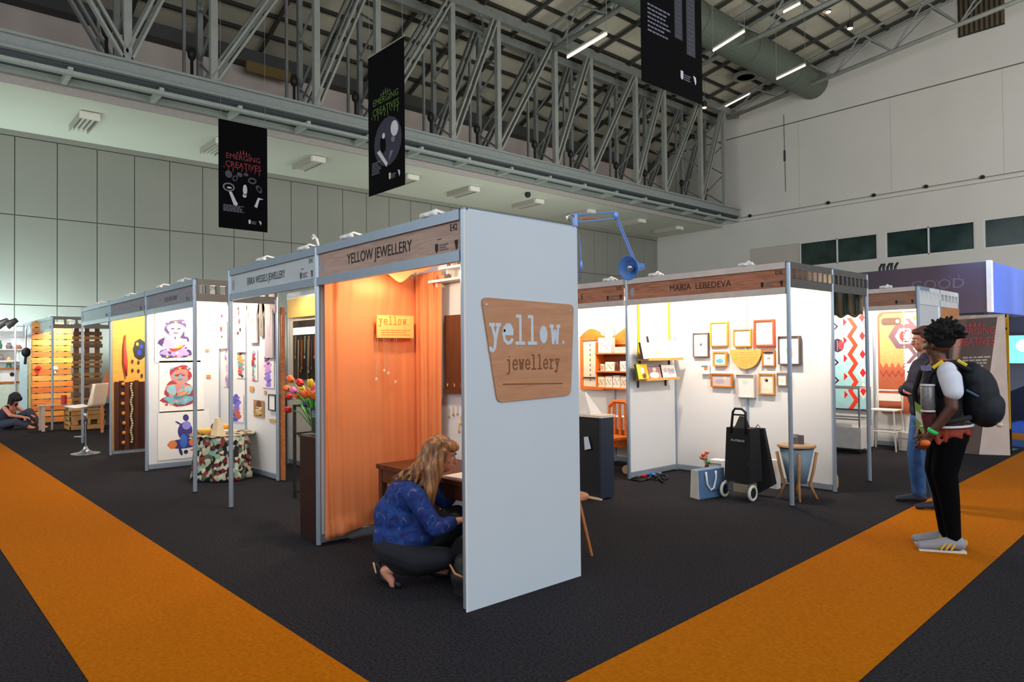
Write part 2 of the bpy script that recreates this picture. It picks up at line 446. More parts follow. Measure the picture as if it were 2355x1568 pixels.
# soffit lights
GLOW=mat((236,232,214),.4,0,.02,emit=.25)
def soffit_light(x,y):
    t=thing('ceiling_light','x','light',(x,y,8.78),'louvred lights under the white side ceiling')
    mm=M(mat((168,162,150),.5)); mm.box(x-.8,y-.26,8.87,x+.8,y+.26,8.95); mm.box(x-.8,y-.26,8.74,x+.8,y-.23,8.87); mm.box(x-.8,y+.23,8.74,x+.8,y+.26,8.87); mm.build('housing',t)
    mm=M(mat((226,222,210),.5)); mm.box(x+.8,y-.26,8.74,x+.95,y+.26,8.93); mm.build('end_cap',t)
    for k in (-.13,0,.13): M(mat((208,204,190),.5)).box(x-.78,y+k-.025,8.76,x+.78,y+k+.025,8.82).build('louvre',t)
    return t
nm=['at far left','partly behind the red lettered banner','left of the green lettered banner','just right of the green lettered banner','first clear of the banners','above the tall white corner panel','behind the white desk lamp arm','right of the lamp elbow','last at the far corner']
t0=None
for i,px in enumerate([(202,271),(510,328),(722,370),(940,410),(1082,436),(1228,465),(1336,490),(1450,512),(1525,530)]):
    p=onz(px[0],px[1],8.85); 
    if t0 is None: t0=soffit_light(-21.4,p.y); t0['label']='ceiling light '+nm[0]+', under the white side ceiling'
    else: dup(t0,(-21.4,p.y,8.78),label='ceiling light '+nm[i]+', under the white side ceiling')
# duct, fluorescent battens, downlights
m=M(mat((96,104,92),.5,.3)); m.tube([(-13.6,-6,15.9),(-13.6,34.45,15.9)],.8,28); 
for k in range(9): m.tube([(-13.6,-2+k*4.2,15.9),(-13.6,-1.92+k*4.2,15.9)],.83,28)
tag(m.build('air_duct',smooth=False),'large round grey air duct under the roof','duct')
BULB=mat((255,236,214),.3,0,.0,emit=3.0)
for px0,px1,Y_,lb in [((1305,132),(1395,78),12.5,'between the green and the top banner'),((1640,117),(1712,72),20,'just right of the top banner'),((1786,182),(1852,150),26,'under the round duct'),((1802,28),(1840,8),22,'at the top edge near the downlights'),((1655,252),(1725,215),33,'beside the girder end')]:
    a=ony(px0[0],px0[1],Y_); b=ony(px1[0],px1[1],Y_)
    if (b-a).length>6: b=a+(b-a).normalized()*6
    t=thing('batten_light','thin fluorescent batten light '+lb,'light',((a+b)/2),'batten lights in the roof')
    M(STEEL2).bar(a+Vector((0,0,.08)),b+Vector((0,0,.08)),.12,.06).build('housing',t)
    M(BULB).tube([a,b],.035,8).build('tube',t)
    for q_ in (a,b): M(STEEL).tube([q_+Vector((0,0,.1)),Vector((q_.x,q_.y,roofz(q_.x)))],.01,4).build('hanger',t)
BULB2=mat((255,220,180),.3,0,0,emit=14)
for px,lb in [((1905,27),'upper left one of the pair by the roof'),((1955,65),'lower right one of the pair by the roof'),((1620,247),'below the corner of the top banner'),((1467,186),'behind the left edge of the top banner')]:
    p=ony(px[0],px[1],30)
    t=thing('downlight','round glowing downlight, '+lb,'light',p,'downlights in the roof')
    M(BLACK).lathe(p,[(.12,0),(.14,.25),(.05,.35)],14).build('housing',t)
    M(BULB2).ell(p,(.11,.11,.06)).build('lamp',t)
    M(STEEL).tube([p+Vector((0,0,.3)),Vector((p.x,p.y,roofz(p.x)))],.012,4).build('hanger',t)
for px,lb in [((1350,15),'near the top of the frame'),((1715,178),'beside the round duct')]:
    p=ony(px[0],px[1],20 if px[0]<1500 else 31)
    m=M(mat((120,120,110),.5)); 
    for r in (.25,.45,.65): m.lathe(p,[(r,0),(r+.1,.03),(r+.1,.1),(r,.08)],24)
    tag(m.build('air_diffuser'),'round ring air diffuser '+lb,'diffuser')

# hanging banners
BAN=mat((5,5,8),.8,0,.15,3,spec=.08); 
def banner(pl,u0,u1,z0,z1,tint,label,art,wz):
    t=thing('hanging_banner',label,'banner',pl((u0+u1)/2,z0))
    m=M(BAN); m.rect(pl,u0,z0,u1,z1,0,.008); art(m,pl,u0,u1,z0,z1)
    m.build('printed_cloth',t)
    m=M(STEEL2); m.tube([pl(u0-.02,z1,.004),pl(u1+.02,z1,.004)],.014,6); m.build('top_rod',t)
    for u in (u0+.05,u1-.05): M(STEEL).tube([pl(u,z1,.004),pl(u,wz,.004)],.004,4).build('wire',t)
def logo(m,pl,u0,u1,zc,h,c):
    W=u1-u0; uc=(u0+u1)/2; m.use(c)
    m.text(pl,'EMERGING',uc,zc+.05*h,h*.5,.009,W*.78/(5.3*h*.5),'CENTER')
    m.text(pl,'CREATIVES',uc,zc-h*.5,h*.55,.009,W*.86/(5.7*h*.55),'CENTER')
    for k in range(-2,3): m.poly(pl,[(uc+k*W*.06-.02*W,zc+.45*h),(uc+k*W*.06,zc+(.8-.1*abs(k))*h),(uc+k*W*.06+.02*W,zc+.45*h)],.009,.0105)
    for k in range(9): m.rect(pl,u0+W*(.1+.09*k),zc-h*(.62+.1*(k%3)),u0+W*(.115+.09*k),zc-h*.5,.009,.0105)
GW=mat((190,190,200),.6); GM=mat((105,105,120),.6); GD=mat((58,58,70),.6)
def lines(m,pl,u,z,w,n,dz,h,c=GW):
    m.use(c)
    for k in range(n):
        x=u; 
        while x<u+w*(1-.1*((k*7)%4)):
            l=w*(.08+.1*rnd.random()); m.rect(pl,x,z-k*dz,min(x+l,u+w),z-k*dz+h,.009,.0105); x+=l+w*.03
def marks(m,pl,u,z,s):
    m.use(GW); m.poly(pl,[(u,z+s),(u,z+.2*s),(u+.25*s,z),(u+.5*s,z+.2*s),(u+.5*s,z+s)],.009,.011)
    lines(m,pl,u+.65*s,z+.6*s,1.3*s,3,.25*s,.12*s,GM)
    m.use(GW); m.poly(pl,[(u+2.4*s,z+s),(u+2.9*s,z+.9*s),(u+3.0*s,z+.4*s),(u+2.8*s,z),(u+2.6*s,z+.5*s)],.009,.011)
REDL=mat((130,18,28),.6); GRNL=mat((70,104,20),.6)
def art1(m,pl,u0,u1,z0,z1):
    W=u1-u0;H=z1-z0
    logo(m,pl,u0,u1,z0+H*.64,H*.14,REDL)
    m.use(GD)
    for (a,b,ra,rb,an) in [(.2,.5,.07,.035,.4),(.33,.47,.05,.03,-.6),(.42,.51,.06,.02,-.3),(.68,.47,.09,.03,0),(.82,.4,.05,.04,.6),(.55,.52,.05,.015,0)]:
        m.disc(pl,u0+W*a,z0+H*b,W*ra,H*rb,.009,.0105,an)
    m.use(BAN)
    for (a,b,ra,rb,an) in [(.33,.47,.03,.018,-.6),(.68,.47,.06,.015,0),(.82,.4,.03,.02,.6)]: m.disc(pl,u0+W*a,z0+H*b,W*ra,H*rb,.0105,.012,an)
    m.use(GM).disc(pl,u0+W*.2,z0+H*.38,W*.12,H*.04,.009,.0105); m.use(BAN).disc(pl,u0+W*.2,z0+H*.38,W*.09,H*.028,.0105,.012); m.use(GW).disc(pl,u0+W*.21,z0+H*.375,W*.05,H*.008,.012,.0135)
    m.use(GW).disc(pl,u0+W*.53,z0+H*.375,W*.045,H*.05,.009,.0115); m.disc(pl,u0+W*.52,z0+H*.32,W*.04,H*.018,.009,.0115)
    m.poly(pl,[(u0+W*.2,z0+H*.34),(u0+W*.26,z0+H*.34),(u0+W*.36,z0+H*.25),(u0+W*.3,z0+H*.22)],.009,.0105); m.disc(pl,u0+W*.34,z0+H*.235,W*.04,H*.018,.009,.011)
    m.poly(pl,[(u0+W*.92,z0+H*.31),(u0+W*.8,z0+H*.32),(u0+W*.72,z0+H*.23),(u0+W*.78,z0+H*.22),(u0+W*.83,z0+H*.3)],.009,.0105)
    lines(m,pl,u0+W*.09,z0+H*.21,W*.42,5,H*.013,H*.007,GM); marks(m,pl,u0+W*.6,z0+H*.06,W*.09)
def art2(m,pl,u0,u1,z0,z1):
    W=u1-u0;H=z1-z0
    logo(m,pl,u0,u1,z0+H*.62,H*.13,GRNL)
    m.use(mat((34,34,54),.6)).disc(pl,u0+W*.55,z0+H*.34,W*.38,H*.17,.008,.0095)
    m.use(GW).disc(pl,u0+W*.74,z0+H*.41,W*.1,H*.055,.0095,.012,.3); m.disc(pl,u0+W*.44,z0+H*.39,W*.04,H*.02,.0095,.012)
    m.use(BAN).disc(pl,u0+W*.42,z0+H*.33,W*.08,H*.06,.0095,.0105,.2)
    m.use(GM).disc(pl,u0+W*.7,z0+H*.34,W*.05,H*.02,.0095,.012)
    m.use(GW).poly(pl,[(u0+W*.25,z0+H*.29),(u0+W*.33,z0+H*.3),(u0+W*.55,z0+H*.19),(u0+W*.52,z0+H*.165)],.0105,.012)
    m.use(GM).poly(pl,[(u0+W*.55,z0+H*.17),(u0+W*.58,z0+H*.2),(u0+W*.7,z0+H*.26),(u0+W*.63,z0+H*.27)],.0095,.0115)
    lines(m,pl,u0+W*.1,z0+H*.22,W*.26,7,H*.013,H*.006,GM); marks(m,pl,u0+W*.58,z0+H*.07,W*.1)
def art3(m,pl,u0,u1,z0,z1):
    W=u1-u0;H=z1-z0
    logo(m,pl,u0,u1,z0+H*.8,H*.1,mat((40,60,140),.6))
    lines(m,pl,u0+W*.1,z0+H*.40,W*.36,7,H*.022,H*.009,GM)
    for a,b,c_,h in ((.53,.66,.34,.28),(.73,.88,.28,.36)):
        m.use(mat((44,44,54),.6)).rect(pl,u0+W*a,z0+H*(c_-.04),u0+W*b,z0+H*(c_+h),.008,.0095)
        for k in range(14): m.use(GD).rect(pl,u0+W*(a+.02),z0+H*(c_-.03+k*.024),u0+W*(b-.02),z0+H*(c_-.02+k*.024),.0095,.011)
    m.use(GM).poly(pl,[(u0+W*.45,z0+H*.75),(u0+W*.5,z0+H*.75),(u0+W*.58,z0+H*.62),(u0+W*.55,z0+H*.6)],.0095,.011)
    marks(m,pl,u0+W*.62,z0+H*.09,W*.09)
a=onx(502,273,-13); b=onx(615,533,-13)
banner(PX(-13),a.y,b.y,(onx(502,524,-13).z+b.z)/2,(a.z+onx(615,293,-13).z)/2,REDL,'black hanging banner with red lettering, lowest and leftmost of the three',art1,15.1)
a=ony(847,130,4); b=ony(932,428,4)
banner(PY(4),a.x,b.x,4.53,7.13,GRNL,'tall black hanging banner with green lettering in the middle',art2,16.8)
a=onx(1475,185,-3.2); b=onx(1615,240,-3.2)
banner(PX(-3.2),a.y,b.y,a.z,a.z+3.1,GRNL,'black hanging banner cut off by the top edge of the photograph',art3,17.5)
# ------------------------------------------------------------------ exhibition booths
ZT_=2.5
def post(t,x,y,c=ALU):
    m=M(c); r=.024; m.lathe((x,y,0),[(r,.0),(r,ZT_)],8); m.use(BLACK).lathe((x,y,0),[(.028,0),(.028,.012)],8)
    m.use(mat((92,112,150),.4,.3)).lathe((x,y,ZT_-.01),[(r,.0),(r,.015)],8)
    return m.build('post',t)
def wall(t,x0,y0,x1,y1,c=PANEL,z1=2.45,name='wall_panel'):
    a=Vector((x0,y0,0)); b=Vector((x1,y1,0)); d=(b-a).normalized(); a2=a+d*.024; b2=b-d*.024
    m=M(c); m.bar(a2+Vector((0,0,(z1+.09)/2)),b2+Vector((0,0,(z1+.09)/2)),.008,z1-.09); o=m.build(name,t)
    for z,h in ((.055,.06),(2.47,.06)): M(ALU).bar(a2+Vector((0,0,z)),b2+Vector((0,0,z)),.03,h).build('wall_rail',t)
    return o
def fascia(t,x0,y0,x1,y1,board=WOODF,txt=None,n=(0,-1,0),size=.10,code=None,c=ALU,sx=.9,uoff=0,icons=True,ink=INK):
    a=Vector((x0,y0,0)); b=Vector((x1,y1,0)); d=(b-a).normalized(); L=(b-a).length
    a2=a+d*.024; b2=b-d*.024
    for z in (2.465,2.205):
        m=M(c); m.bar(a2+Vector((0,0,z)),b2+Vector((0,0,z)),.04,.066); m.build('fascia_rail',t)
    m=M(board); m.bar(a2+Vector((0,0,2.335)),b2+Vector((0,0,2.335)),.006,.2)
    o=m.build('fascia_board',t)
    # board facing direction n; text runs left to right for a viewer facing the board
    nn=Vector(n); u=Vector((0,0,1)).cross(nn)*1.0
    if u.dot(d)<0: s=b
    else: s=a
    pl=Pl((s.x,s.y,0),u,(0,0,1),n)
    m=M(ink)
    if txt: m.text(pl,txt,L/2+uoff,2.30,size,.004,sx,'CENTER')
    if code: m.text(pl,code,L-.06,2.375,.06,.004,.9,'RIGHT')
    if m.v: m.build('lettering',o)
    if icons:
        m=M(ink); u_=L-.30; m.poly(pl,[(u_,2.31),(u_,2.27),(u_+.015,2.25),(u_+.03,2.27),(u_+.03,2.31)],.004,.006)
        m.poly(pl,[(L-.09,2.31),(L-.055,2.31),(L-.06,2.26),(L-.075,2.25)],.004,.006)
        m.use(mat((120,110,108),.7))
        for k in range(3): m.rect(pl,u_+.045,2.262+k*.016,u_+.14-.02*(k%2),2.27+k*.016,.004,.0055)
        m.rect(pl,u_+.02,2.335,u_+.07,2.342,.004,.0055)
        m.use(mat((170,160,166),.7)); m.disc(pl,.09,2.33,.035,.06,.0035,.005,n=10)
        m.build('printed_marks',o)
    return o
def lattice(t,x0,y0,x1,y1,nh=8,c=LAT):
    a=Vector((x0,y0,0)); b=Vector((x1,y1,0)); d=(b-a).normalized(); L=(b-a).length
    m=M(c); a2=a+d*.024; b2=b-d*.024
    m.bar(a2+Vector((0,0,2.465)),b2+Vector((0,0,2.465)),.03,.07); m.bar(a2+Vector((0,0,2.285)),b2+Vector((0,0,2.285)),.03,.09)
    for k in range(nh+1):
        p=a2+(b2-a2)*k/nh; m.bar(p+Vector((0,0,2.33)),p+Vector((0,0,2.44)),.05,.03) if False else m.box(p.x-.022,p.y-.022,2.33,p.x+.022,p.y+.022,2.43)
    m.build('lattice_rail',t)
BL=2.0
def spotlamp(x,y,d,label,energy=26,color=(1,.86,.66),reach=.35,aim=None,ang=2.3):
    """arm spotlight clipped on a fascia rail, head hanging inside the booth"""
    d=Vector(d).normalized(); p=Vector((x,y,2.5)); h=p+d*reach+Vector((0,0,-.13))
    t=thing('arm_spotlight',label,'spotlight',p,'arm spotlights clipped on the booth rails')
    s=Vector((-d.y,d.x,0))
    m=M(WHITE); m.cap(p+s*-.07+Vector((0,0,.018)),p+s*.07+Vector((0,0,.018)),.022,.022,8); m.box(p.x-.03,p.y-.03,2.5,p.x+.03,p.y+.03,2.52); m.build('clamp',t,True)
    M(WHITE).tube([p+Vector((0,0,.03)),p+Vector((0,0,.06))+d*.06,p+Vector((0,0,.03))+d*(reach*.6),h+Vector((0,0,.06))],.008,6).build('arm',t,True)
    ad=((Vector(aim)-h).normalized() if aim else (d*.5+Vector((0,0,-1))).normalized())
    o=M(WHITE).lathe(h,[(.02,-.06),(.045,-.04),(.05,.03)],14,axis=ad).build('lamp_head',t,True)
    M(mat((255,240,214),.3,0,0,emit=8)).lathe(h,[(.042,.022),(.042,.028)],14,axis=ad).build('bulb',o)
    light('POINT','lamp_glow',h+ad*.12,energy*BL*.7,(1,.74,.5),.04,parent=t)
    light('SPOT','spot_beam',h+ad*.05,energy*BL,color,.05,aim=h+ad,spot=ang,parent=t)
    return t
def booth(label,loc,name='exhibition_booth'): return thing(name,label,'booth',loc)

# E42 corner booth
b1=booth('white panelled corner booth with wood fascia reading YELLOW JEWELLERY',(-1,.5,0))
for p in ((-2,0),(0,0),(0,1),(-2,1),(-1,1)): post(b1,*p)
wall(b1,-2,0,-2,1); wall(b1,-2,1,-1,1); wall(b1,-1,1,0,1); wall(b1,0,0,0,1)
m=M(mat((206,214,220),.5,0,.02,1.2)); m.box(.026,-.02,.0,.036,1.0,2.485); m.build('cladding_board',b1)
m=M(WHITE); m.box(.0255,-.028,0,.037,-.0205,2.485); m.build('board_edge',b1)
fascia(b1,-2,0,0,0,WOODF,'YELLOW JEWELLERY',code='E42',size=.115,sx=.86,uoff=-.03)
# Erika booth fascia (open structure between the corner booth and the aisle)
b2=booth('open booth frame with pale fascia reading ERIKA WESSELS JEWELLERY',(-3,.5,0))
for p in ((-4,0),): post(b2,*p)
post(b2,-3.98,1.02)
GREYB=mat((198,204,206),.6,0,.04,5)
fascia(b2,-4,0,-2.024,0,GREYB,'ERIKA WESSELS JEWELLERY',size=.1,sx=.74,code='E41',uoff=-.07,ink=mat((70,72,76),.6))
fascia(b2,-4.0,1.02,-2.05,1.02,mat((160,140,120),.6),None,icons=False,c=LAT)
# comic booth
b3=booth('white booth with three cartoon posters on its left wall and a grey fascia',(-6.2,.5,0))
for p in ((-5.15,0),(-7.2,0),(-7.2,1),(-6.18,1),(-5.15,1)): post(b3,*p)
wall(b3,-7.2,0,-7.2,1); wall(b3,-7.2,1,-6.18,1); wall(b3,-6.18,1,-5.15,1)
GB2=mat((152,150,154),.6,0,.05,4,kind='wood',c2=(136,132,138),stretch=(1,1,10))
fascia(b3,-7.2,0,-5.15,0,GB2,'THE ORCHARD',size=.085,sx=.9,ink=mat((104,100,108),.6),uoff=.1)
lattice(b3,-5.15,0,-5.15,1)
m=M(OAK); m.box(-5.12,1.02,.02,-5.06,1.06,2.2); tag(m.build('timber_strip'),'tall orange wooden strip at the right end of the cartoon booth wall','strip')
b4=booth('booth with orange clad side wall and plain grey fascia left of the cartoon booth',(-8.3,.5,0))
for p in ((-9.3,0),(-9.3,1)): post(b4,*p)
wall(b4,-9.3,0,-9.3,.98,mat((236,176,84),.6,0,.1,3,kind='wood',c2=(222,156,66),stretch=(1,1,8)))
fascia(b4,-9.3,0,-7.224,0,GB2,None)
b5=booth('open booth frame with pale fascia above the white bar stool',(-10.4,.5,0))
for p in ((-11.5,0),(-11.5,1.2)): post(b5,*p)
PALEF=mat((182,202,200),.6,0,.04,4)
fascia(b5,-11.5,0,-9.324,0,PALEF,None)
post(b5,-9.35,1.2)
wall(b5,-11.5,1.2,-9.35,1.2,PANEL)
b6=booth('distant open booth frame around the timber slat wall at far left',(-16,.6,0))
for p in ((-14.7,0),(-16.9,0),(-19.0,0),(-14.7,2.0)): post(b6,*p)
fascia(b6,-16.9,0,-14.7,0,PALEF,None); fascia(b6,-19.0,0,-16.924,0,PALEF,None,icons=False)
lattice(b6,-14.7,0,-14.7,2.0,9)
# right group: E booth and MARIA LEBEDEVA
bm=booth('white booth with brown wood fascia reading MARIA LEBEDEVA',(-1.05,4.7,0))
for p in ((0,4.2),(-2.1,4.2),(-2.1,5.2),(-1.05,5.2),(0,5.2)): post(bm,*p)
wall(bm,-2.1,4.2,-2.1,5.2); wall(bm,-2.1,5.2,-1.05,5.2); wall(bm,-1.05,5.2,0,5.2)
fascia(bm,-2.1,4.2,0,4.2,WOODM,'MARIA  LEBEDEVA',size=.1,sx=1.0,code='E38',c=mat((214,198,190),.5,.2),uoff=.0)
lattice(bm,0,4.2,0,5.2)
be=booth('white booth behind the corner booth with wood fascia ending in letter E',(-3.2,4.7,0))
for p in ((-4.2,4.2),(-4.2,5.2),(-3.15,5.2)): post(be,*p)
wall(be,-4.2,4.2,-4.2,5.2); wall(be,-4.2,5.2,-3.15,5.2); wall(be,-3.15,5.2,-2.124,5.2)
fascia(be,-4.2,4.2,-2.124,4.2,WOODM,'E',size=.1,sx=.9,c=mat((214,198,190),.5,.2),uoff=.31,code='E39')
bs=booth('open lattice booth frame with green striped cloth, right of the framed pictures',(-.5,5.8,0))
post(bs,0,6.15); lattice(bs,0,5.2,0,6.15)
m=M(mat((150,132,108),.8,0,.05,3)); 
def stripe_cloth(u,v):
    x=-.98+.95*u; return (x,6.13+.02*math.sin(u*50)*(1-v*.6),2.42-.42*v-(.02*math.sin(u*37))*v)
m.sheet(stripe_cloth,60,6)
m2=M(mat((52,78,60),.8,0,.05,3))
for k in range(7):
    u=(k+.5)/7
    m2.tube([(-.98+.95*u,6.105,2.42),(-.98+.95*u,6.1,2.2),(-.98+.95*u,6.105,2.02)],[.02,.024,.016],6)
o=m.build('striped_cloth',None,True); tag(o,'brown and green vertically striped cloth hanging under the lattice rail','cloth'); m2.build('green_stripe',o)
M(ALU).bar((-1.0,6.15,2.43),(0,6.15,2.43),.03,.05).build('cloth_rail',bs)
# booth with the phone case poster
bc=booth('white booth with brown fascia showing the giant phone case poster',(-1,8.9,0))
for p in ((-.17,8.4),(-.2,9.4),(-.24,10.4),(-1.2,9.5),(-2.2,9.5)): post(bc,*p)
wall(bc,-2.2,9.5,-1.2,9.5); wall(bc,-1.2,9.5,-.2,9.5)
wall(bc,-.17,8.42,-.2,9.38,PANEL)
WF3=mat((168,120,96),.6,0,.1,3,kind='wood',c2=(146,98,76),stretch=(1,1,10))
fascia(bc,-1.17,8.4,-.17,8.4,WF3,'Y.1',size=.09,c=mat((214,198,190),.5,.2),uoff=-.36)
lattice(bc,-.17,8.4,-.2,9.4,5,WHITE); lattice(bc,-.2,9.4,-.24,10.4,5,WHITE)
m=M(mat((214,140,84),.6)); m.box(-.235,9.46,2.02,-.2,10.36,2.24); m.build('orange_board',bc)
m=M(mat((40,38,50),.6)); m.box(-.235,9.5,.02,-.225,10.34,2.0); m.build('dark_panel',bc)

# arm spotlights
for px,lb,aim in [((797,545),'left one of the close pair above YELLOW',(-1.9,.5,1.4)),((985,492),'above the last letters of JEWELLERY',(-.9,.9,1.6))]:
    p=ony(px[0],px[1],0); spotlamp(p.x,0,(0,1,0),'white arm spotlight '+lb,8 if px[0]<900 else 11,(1,.82,.58) if px[0]<900 else (1,.92,.8),.4,aim=aim)
for px,lb in [((697,573),'right one of the pair above the Erika Wessels fascia'),((600,603),'above the first letters of the Erika Wessels fascia')]:
    p=ony(px[0],px[1],0); spotlamp(p.x,0,(0,1,0),'white arm spotlight '+lb,18,(1,.9,.75),.4)
m=M(WHITE); m.tube([(-1.98,0,2.5),(-1.99,-.01,2.56),(-2.03,-.02,2.6),(-2.07,-.01,2.58)],.012,6); tag(m.build('cable_hook',smooth=True),'small white curved hook on top of the post between the two left fascias','hook')
spotlamp(-6.6,0,(0,1,0),'white arm spotlight above the cartoon booth fascia, left',19,(1,.9,.78),.5,aim=(-7.1,.6,1.4),ang=2.6)
spotlamp(-5.7,0,(0,1,0),'white arm spotlight above the cartoon booth fascia, right',17,(1,.93,.85),.4,aim=(-5.9,1,1.4),ang=2.6)
spotlamp(-8.3,0,(0,1,0),'white arm spotlight on the booth with the orange clad wall',36,(1,.82,.55),.4,aim=(-9.2,.5,1.4),ang=2.5)
spotlamp(-10.3,0,(0,1,0),'white arm spotlight on the frame above the bar stool',24,(1,.9,.75),.4)
spotlamp(-15.4,0,(0,1,0),'white arm spotlight on the distant timber slat booth',60,(1,.75,.4),.4,aim=(-16.2,1.0,1.7),ang=2.6)
for px,lb,aim in [((1505,628),'above MARIA on the brown fascia',(-1.5,5.2,1.3)),((1715,608),'above the end of LEBEDEVA on the brown fascia',(-.6,5.2,1.3))]:
    p=ony(px[0],px[1],4.2); spotlamp(p.x,4.2,(0,1,0),'white arm spotlight '+lb,26,(1,.95,.88),.3,aim=aim,ang=2.7)
spotlamp(-2.4,4.2,(0,1,0),'white arm spotlight above the fascia ending in E',22,(1,.86,.68),.3,aim=(-3.1,5.2,1.7),ang=2.6)
spotlamp(-3.4,4.2,(0,1,0),'white arm spotlight on the same rail hidden behind the corner panel',20,(1,.86,.68),.3,aim=(-3.6,5.2,1.7),ang=2.6)
spotlamp(-.6,8.4,(0,1,0),'white arm spotlight above the phone case booth fascia',34,(1,.93,.84),.3,aim=(-1.0,9.5,1.3),ang=2.6)
spotlamp(-1.6,8.4,(0,1,0),'white arm spotlight over the zigzag poster',30,(1,.95,.88),.3,aim=(-1.7,9.5,1.3),ang=2.6)
# ------------------------------------------------------------------ generic makers
def c3(*c): return mat(c)
def picture(pl,u0,v0,u1,v1,fc,label,art=None,mt=.014,depth=.03,name='framed_picture',group=None,matw=.0,paper=PAPER,tilt=0):
    t=thing(name,label,'picture',pl((u0+u1)/2,v0,0),group)
    m=M(fc); m.frame(pl,u0,v0,u1,v1,mt,.002,depth)
    m.build('frame',t)
    m=M(paper); m.rect(pl,u0+mt,v0+mt,u1-mt,v1-mt,.002,depth*.5)
    if art: art(m,pl,u0+mt,u1-mt,v0+mt,v1-mt,depth*.5)
    m.build('print',t); return t
def flat(pl,u0,v0,u1,v1,c,name,label,cat,art=None,th=.004,group=None,w=.001):
    m=M(c); m.rect(pl,u0,v0,u1,v1,w,w+th)
    if art: art(m,pl,u0,u1,v0,v1,w+th)
    return tag(m.build(name),label,cat,group)
def figure(m,pl,u,v,s,cols,w,legs=False):
    """a plump cartoon like figure built of many irregular printed patches"""
    R=random.Random(int(abs(u)*991+v*77)); k_=[0]
    def bl(c,a,b,ra,rb,an=0,n=18,jit=.12):
        k_[0]+=1; ph=R.random()*6; c_,s_=math.cos(an),math.sin(an); P_=[]
        for i in range(n):
            t=2*PI*i/n; q=1+jit*math.sin(3*t+ph)+jit*.6*math.sin(5*t+ph*2)+jit*.5*(R.random()-.5); x,y=ra*q*math.cos(t),rb*q*math.sin(t)
            P_.append((u+(a+x*c_-y*s_)*s,v+(b+x*s_+y*c_)*s))
        m.use(cols[c]).poly(pl,P_,w,w+.0005+.00008*k_[0])
    bl(0,0,.17,.42,.17); bl(0,-.02,.42,.38,.24); bl(0,.01,.78,.27,.26); bl(0,.02,.98,.26,.09,.1)
    bl(1,0,.17,.37,.12); bl(3,-.02,.42,.33,.19); bl(3,.01,.78,.22,.21)
    for i in range(26):
        a_=R.random()*2*PI; r_=R.random(); zz=[(.17,.30,.10),(.42,.27,.16),(.78,.17,.16)][i%3]
        bl(R.choice([0,1,2,1,2,3]),r_*zz[1]*math.cos(a_),zz[0]+r_*zz[2]*math.sin(a_),.03+.05*R.random(),.015+.03*R.random(),R.random()*3,10,.25)
    bl(2,-.2,.44,.11,.14,.4); bl(2,.21,.42,.10,.12,-.4); bl(0,-.08,.82,.05,.025); bl(0,.08,.82,.05,.025); bl(4,0,.70,.07,.02); bl(1,0,.77,.03,.04)
    bl(4,.06,.28,.18,.045,.45); bl(5,.10,.33,.12,.03,.45); bl(4,-.08,.24,.09,.04,-.3)
    for i in range(7): bl([0,5,0,4,1,0,5][i],-.33+.11*i,.06,.035,.03,0,10,.2)
    for i in range(5): bl([1,0,5,0,2][i],-.2+.1*i,1.0,.04,.03,0,10,.25)
def paperart(*marks_):
    def f(m,pl,u0,u1,v0,v1,w):
        for (c,a,b,ra,rb) in marks_: m.use(c).disc(pl,u0+(u1-u0)*a,v0+(v1-v0)*b,(u1-u0)*ra,(v1-v0)*rb,w,w+.0015,n=10)
    return f
# stroke lettering (typewriter style)
GLY={'y':[[(0,1),(.32,1)],[(.5,1),(.8,1)],[(.14,1),(.42,.22)],[(.68,1),(.42,.2),(.36,-.25),(.2,-.42),(.06,-.36),(.02,-.25)]],
 'l':[[(.12,1.5),(.42,1.5),(.42,0)],[(.08,0),(.76,0)]],
 'j':[[(.2,1),(.5,1),(.5,-.2),(.36,-.42),(.12,-.4)],[(.48,1.36),(.52,1.36)]],
 'w':[[(0,1),(.24,1)],[(.6,1),(.84,1)],[(.12,1),(.24,0),(.42,.75),(.6,0),(.72,1)]],
 'r':[[(.05,1),(.3,1),(.3,0)],[(.06,0),(.56,0)],[(.3,.62),(.46,.92),(.64,.98),(.74,.86)]],
 'e':[[(.08,.52),(.76,.52),(.74,.76),(.58,.98),(.36,1),(.14,.84),(.06,.5),(.14,.16),(.36,0),(.6,.04),(.76,.2)]],
 'o':[[(.4+.34*math.cos(a),.5+.5*math.sin(a)) for a in [2*PI*k/14 for k in range(15)]]],
 '.':[[(.14,.06),(.2,.06)]]}
def strokes(m,pl,txt,u,v,h,adv,wd,w,th=.002,sx=1.,solid=False):
    kk=0
    for ch in txt:
        if solid and ch=='o': m.disc(pl,u+.4*h*sx,v+.5*h,.34*h*sx,.52*h,w,w+th)
        else:
            if solid and ch=='e': m.poly(pl,[(u+(.4+.36*math.cos(a))*h*sx,v+(.52+.5*math.sin(a))*h) for a in [PI*k/10 for k in range(11)]],w,w+th)
            for st in GLY[ch]:
                for a,b in zip(st,st[1:]):
                    A=Vector((u+a[0]*h*sx,v+a[1]*h)); B=Vector((u+b[0]*h*sx,v+b[1]*h)); d=(B-A).normalized() if (B-A).length>0 else Vector((1,0)); n=Vector((-d.y,d.x))*wd/2
                    A2=A-d*wd*.3; B2=B+d*wd*.3
                    kk+=1; m.poly(pl,[tuple(A2-n),tuple(B2-n),tuple(B2+n),tuple(A2+n)],w,w+th+.00012*(kk%7))
        u+=adv
